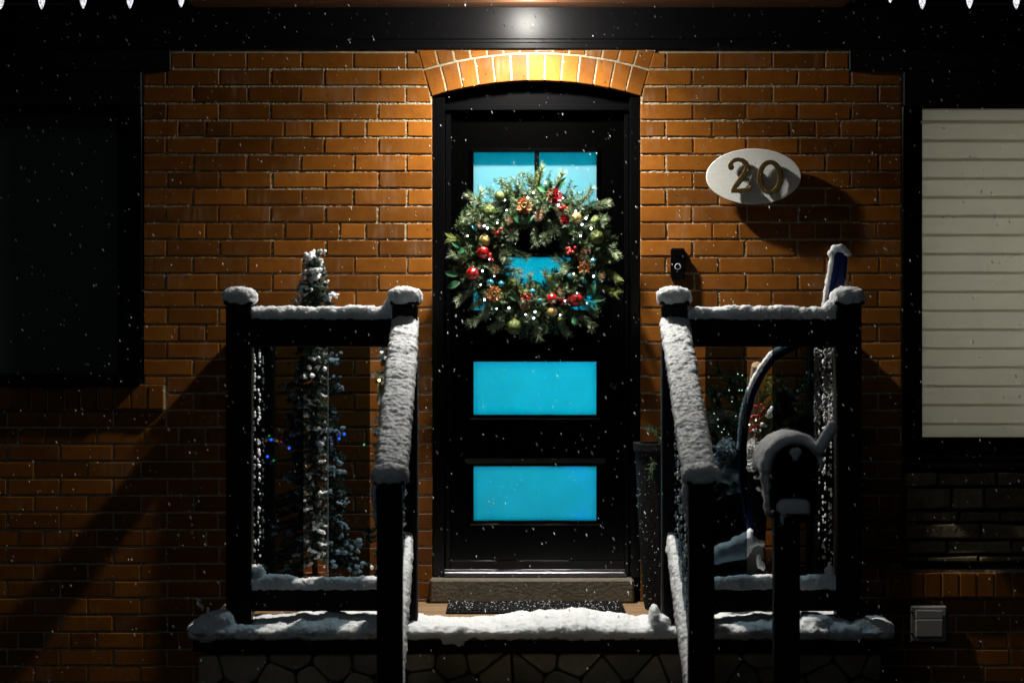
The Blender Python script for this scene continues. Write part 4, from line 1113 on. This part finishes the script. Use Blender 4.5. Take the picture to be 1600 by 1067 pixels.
for px, py in ((1300, 396), (1306, 388), (1312, 387), (1318, 391), (1323, 396)): sn.blob(P(px, py, SH), (.02, .022, .016), 1, sub=2)
for i in range(6): sn.blob(P(1322-i*.8, 440+6*i, SH+.018), (.006, .008, .012), 1, sub=2)
for px, py, rx_, rz in ((1135, 862, .055, .04), (1155, 856, .045, .05), (1165, 848, .03, .045), (1172, 838, .014, .035), (1120, 868, .03, .035), (1178, 846, .018, .02), (1190, 848, .014, .012), (1186, 876, .008, .03), (1192, 884, .008, .02)):
    sn.blob(P(px, py, SH+.02), (rx_, .045, rz), .9)
sn.done('snow_load', vox=.0062, amp=.009, fine=.006, parent=sh)

# ------------------------------------------------------------------ mailbox on its post, in front of the right railing
MD = 2.75
mx = empty('mailbox_post', (X(1229, MD), -MD-.02, 0), 'black square post standing in front of the right railing under the mailbox', 'post')
post(X(1230, MD+.06), MD+.02, 0, Z(806, MD+.06), mx, hw=.044)
MB().box(X(1212, MD), X(1275, MD), -MD+.03, -MD+.42, Z(806, MD)-.025, Z(806, MD)+.008, b=.003).build('support_board', BLACKM, mx)
mb = empty('mailbox', (X(1243, MD), -MD+.2, Z(804, MD)), 'black arched mailbox capped with snow and raised flag', 'mailbox')
cx_ = X(1243.5, MD); hw = 36/S(MD); zb = Z(803, MD); zc_ = Z(731, MD); V = []; n = 20
prof = [(cx_-hw, zb), (cx_+hw, zb)] + [(cx_+hw*math.cos(math.pi*k/n), zc_+hw*math.sin(math.pi*k/n)) for k in range(n+1)]
q = MB(); q.prism(prof, -MD+.40, -MD+.035, .003); q.build('body', BLACK, mb)
q = MB(); q.prism([(cx_+(x-cx_)*1.03, zc_+(z-zc_)*1.02) for x, z in prof], -MD+.034, -MD+.018, .004); q.build('door', BLACK, mb)
q = MB(); q.tube([(cx_, -MD+.018, Z(708, MD)), (cx_, -MD-.012, Z(708, MD))], .009, 10); q.build('latch_knob', BLACK, mb)
q = MB(); q.box(X(1281, MD), X(1284, MD), -MD+.1, -MD+.125, Z(745, MD), Z(668, MD), b=.001); q.box(X(1281, MD), X(1284, MD), -MD+.1, -MD+.16, Z(682, MD), Z(660, MD), b=.001); q.build('flag', BLACK, mb)
sn = Sn()
for k in range(40):
    a = math.pi*(1.0-.95*k/39)
    th_ = .0225*min(1, .35+a/1.7)
    for yy in (-MD+.035, -MD+.09, -MD+.16, -MD+.24, -MD+.33):
        sn.blob((cx_+(hw+th_*.9)*math.cos(a), yy, zc_+(hw+th_*.9)*math.sin(a)), (th_, .045, th_), .95, sub=2)
for k in range(12):
    t_q = k/11; sn.blob((cx_-hw-.020+.008*t_q, -MD+.07+.01*math.sin(k*2), zc_-.145*t_q), (.0215*(1-.55*t_q)+.002*math.sin(k*3.1), .05, .02), .95, sub=2, nz=.15)
for k in range(9): sn.blob(P(1281+2.4*k, 700-4.2*k, MD+.02), (.020, .03, .022), 1, sub=2, nz=.2)
for k in range(5): sn.blob(P(1281+k*.3, 705+6*k, MD), (.010-.001*k, .015, .016), 1, sub=2)
p = P(1243, 706, MD+.02); sn.blob(p, (.022, .015, .016), 1); sn.blob(p+Vector((0, 0, -.016)), (.012, .012, .014), 1)
sn.done('snow', vox=.0062, amp=.008, fine=.004, label='snow arched over the top of the black mailbox')
sn = Sn(); zz = Z(806, MD+.06)+.0185; xq = X(1243, MD+.06); xq = X(1230, MD+.06)
sn.blob((X(1242, MD+.08), -MD-.045, zz+.008), (.056, .03, .032), .5, floor=zz-.012); sn.blob((X(1228, MD+.08), -MD-.045, zz+.004), (.03, .03, .028), .6, floor=zz-.02)
sn.blob((X(1223, MD+.08), -MD-.055, zz-.03), (.009, .012, .035), 1)
sn.done('snow', vox=.006, amp=.006, fine=.004, label='small cap of snow on the square post below the mailbox')

# ------------------------------------------------------------------ falling snow
rnd = random.Random(14); fl = MB()
for i in range(2600):
    d = rnd.uniform(.03, 3.2); p = P(rnd.uniform(-60, 1660), rnd.uniform(-30, 1090), d)
    r_ = rnd.choice((.9, 1.1, 1.3, 1.6, 2.1))*.0016; e = rnd.uniform(1.2, 3.0)
    ax_ = Vector((rnd.uniform(.1, .7), rnd.uniform(-.3, .3), -1)).normalized(); u = ax_.orthogonal().normalized(); v = ax_.cross(u)
    fl.add([p+ax_*r_*e, p+u*r_, p+v*r_, p-u*r_, p-v*r_, p-ax_*r_*e], [(0, 1, 2), (0, 2, 3), (0, 3, 4), (0, 4, 1), (5, 2, 1), (5, 3, 2), (5, 4, 3), (5, 1, 4)])
FLAKE = trans('snow_flake', (.95, .96, .98), .5, rough=.5, gl=.02)
tag(fl.build('falling_snow', FLAKE, smooth=True), 'small white snowflakes falling through the air before the house', 'snowflakes', kind='stuff')
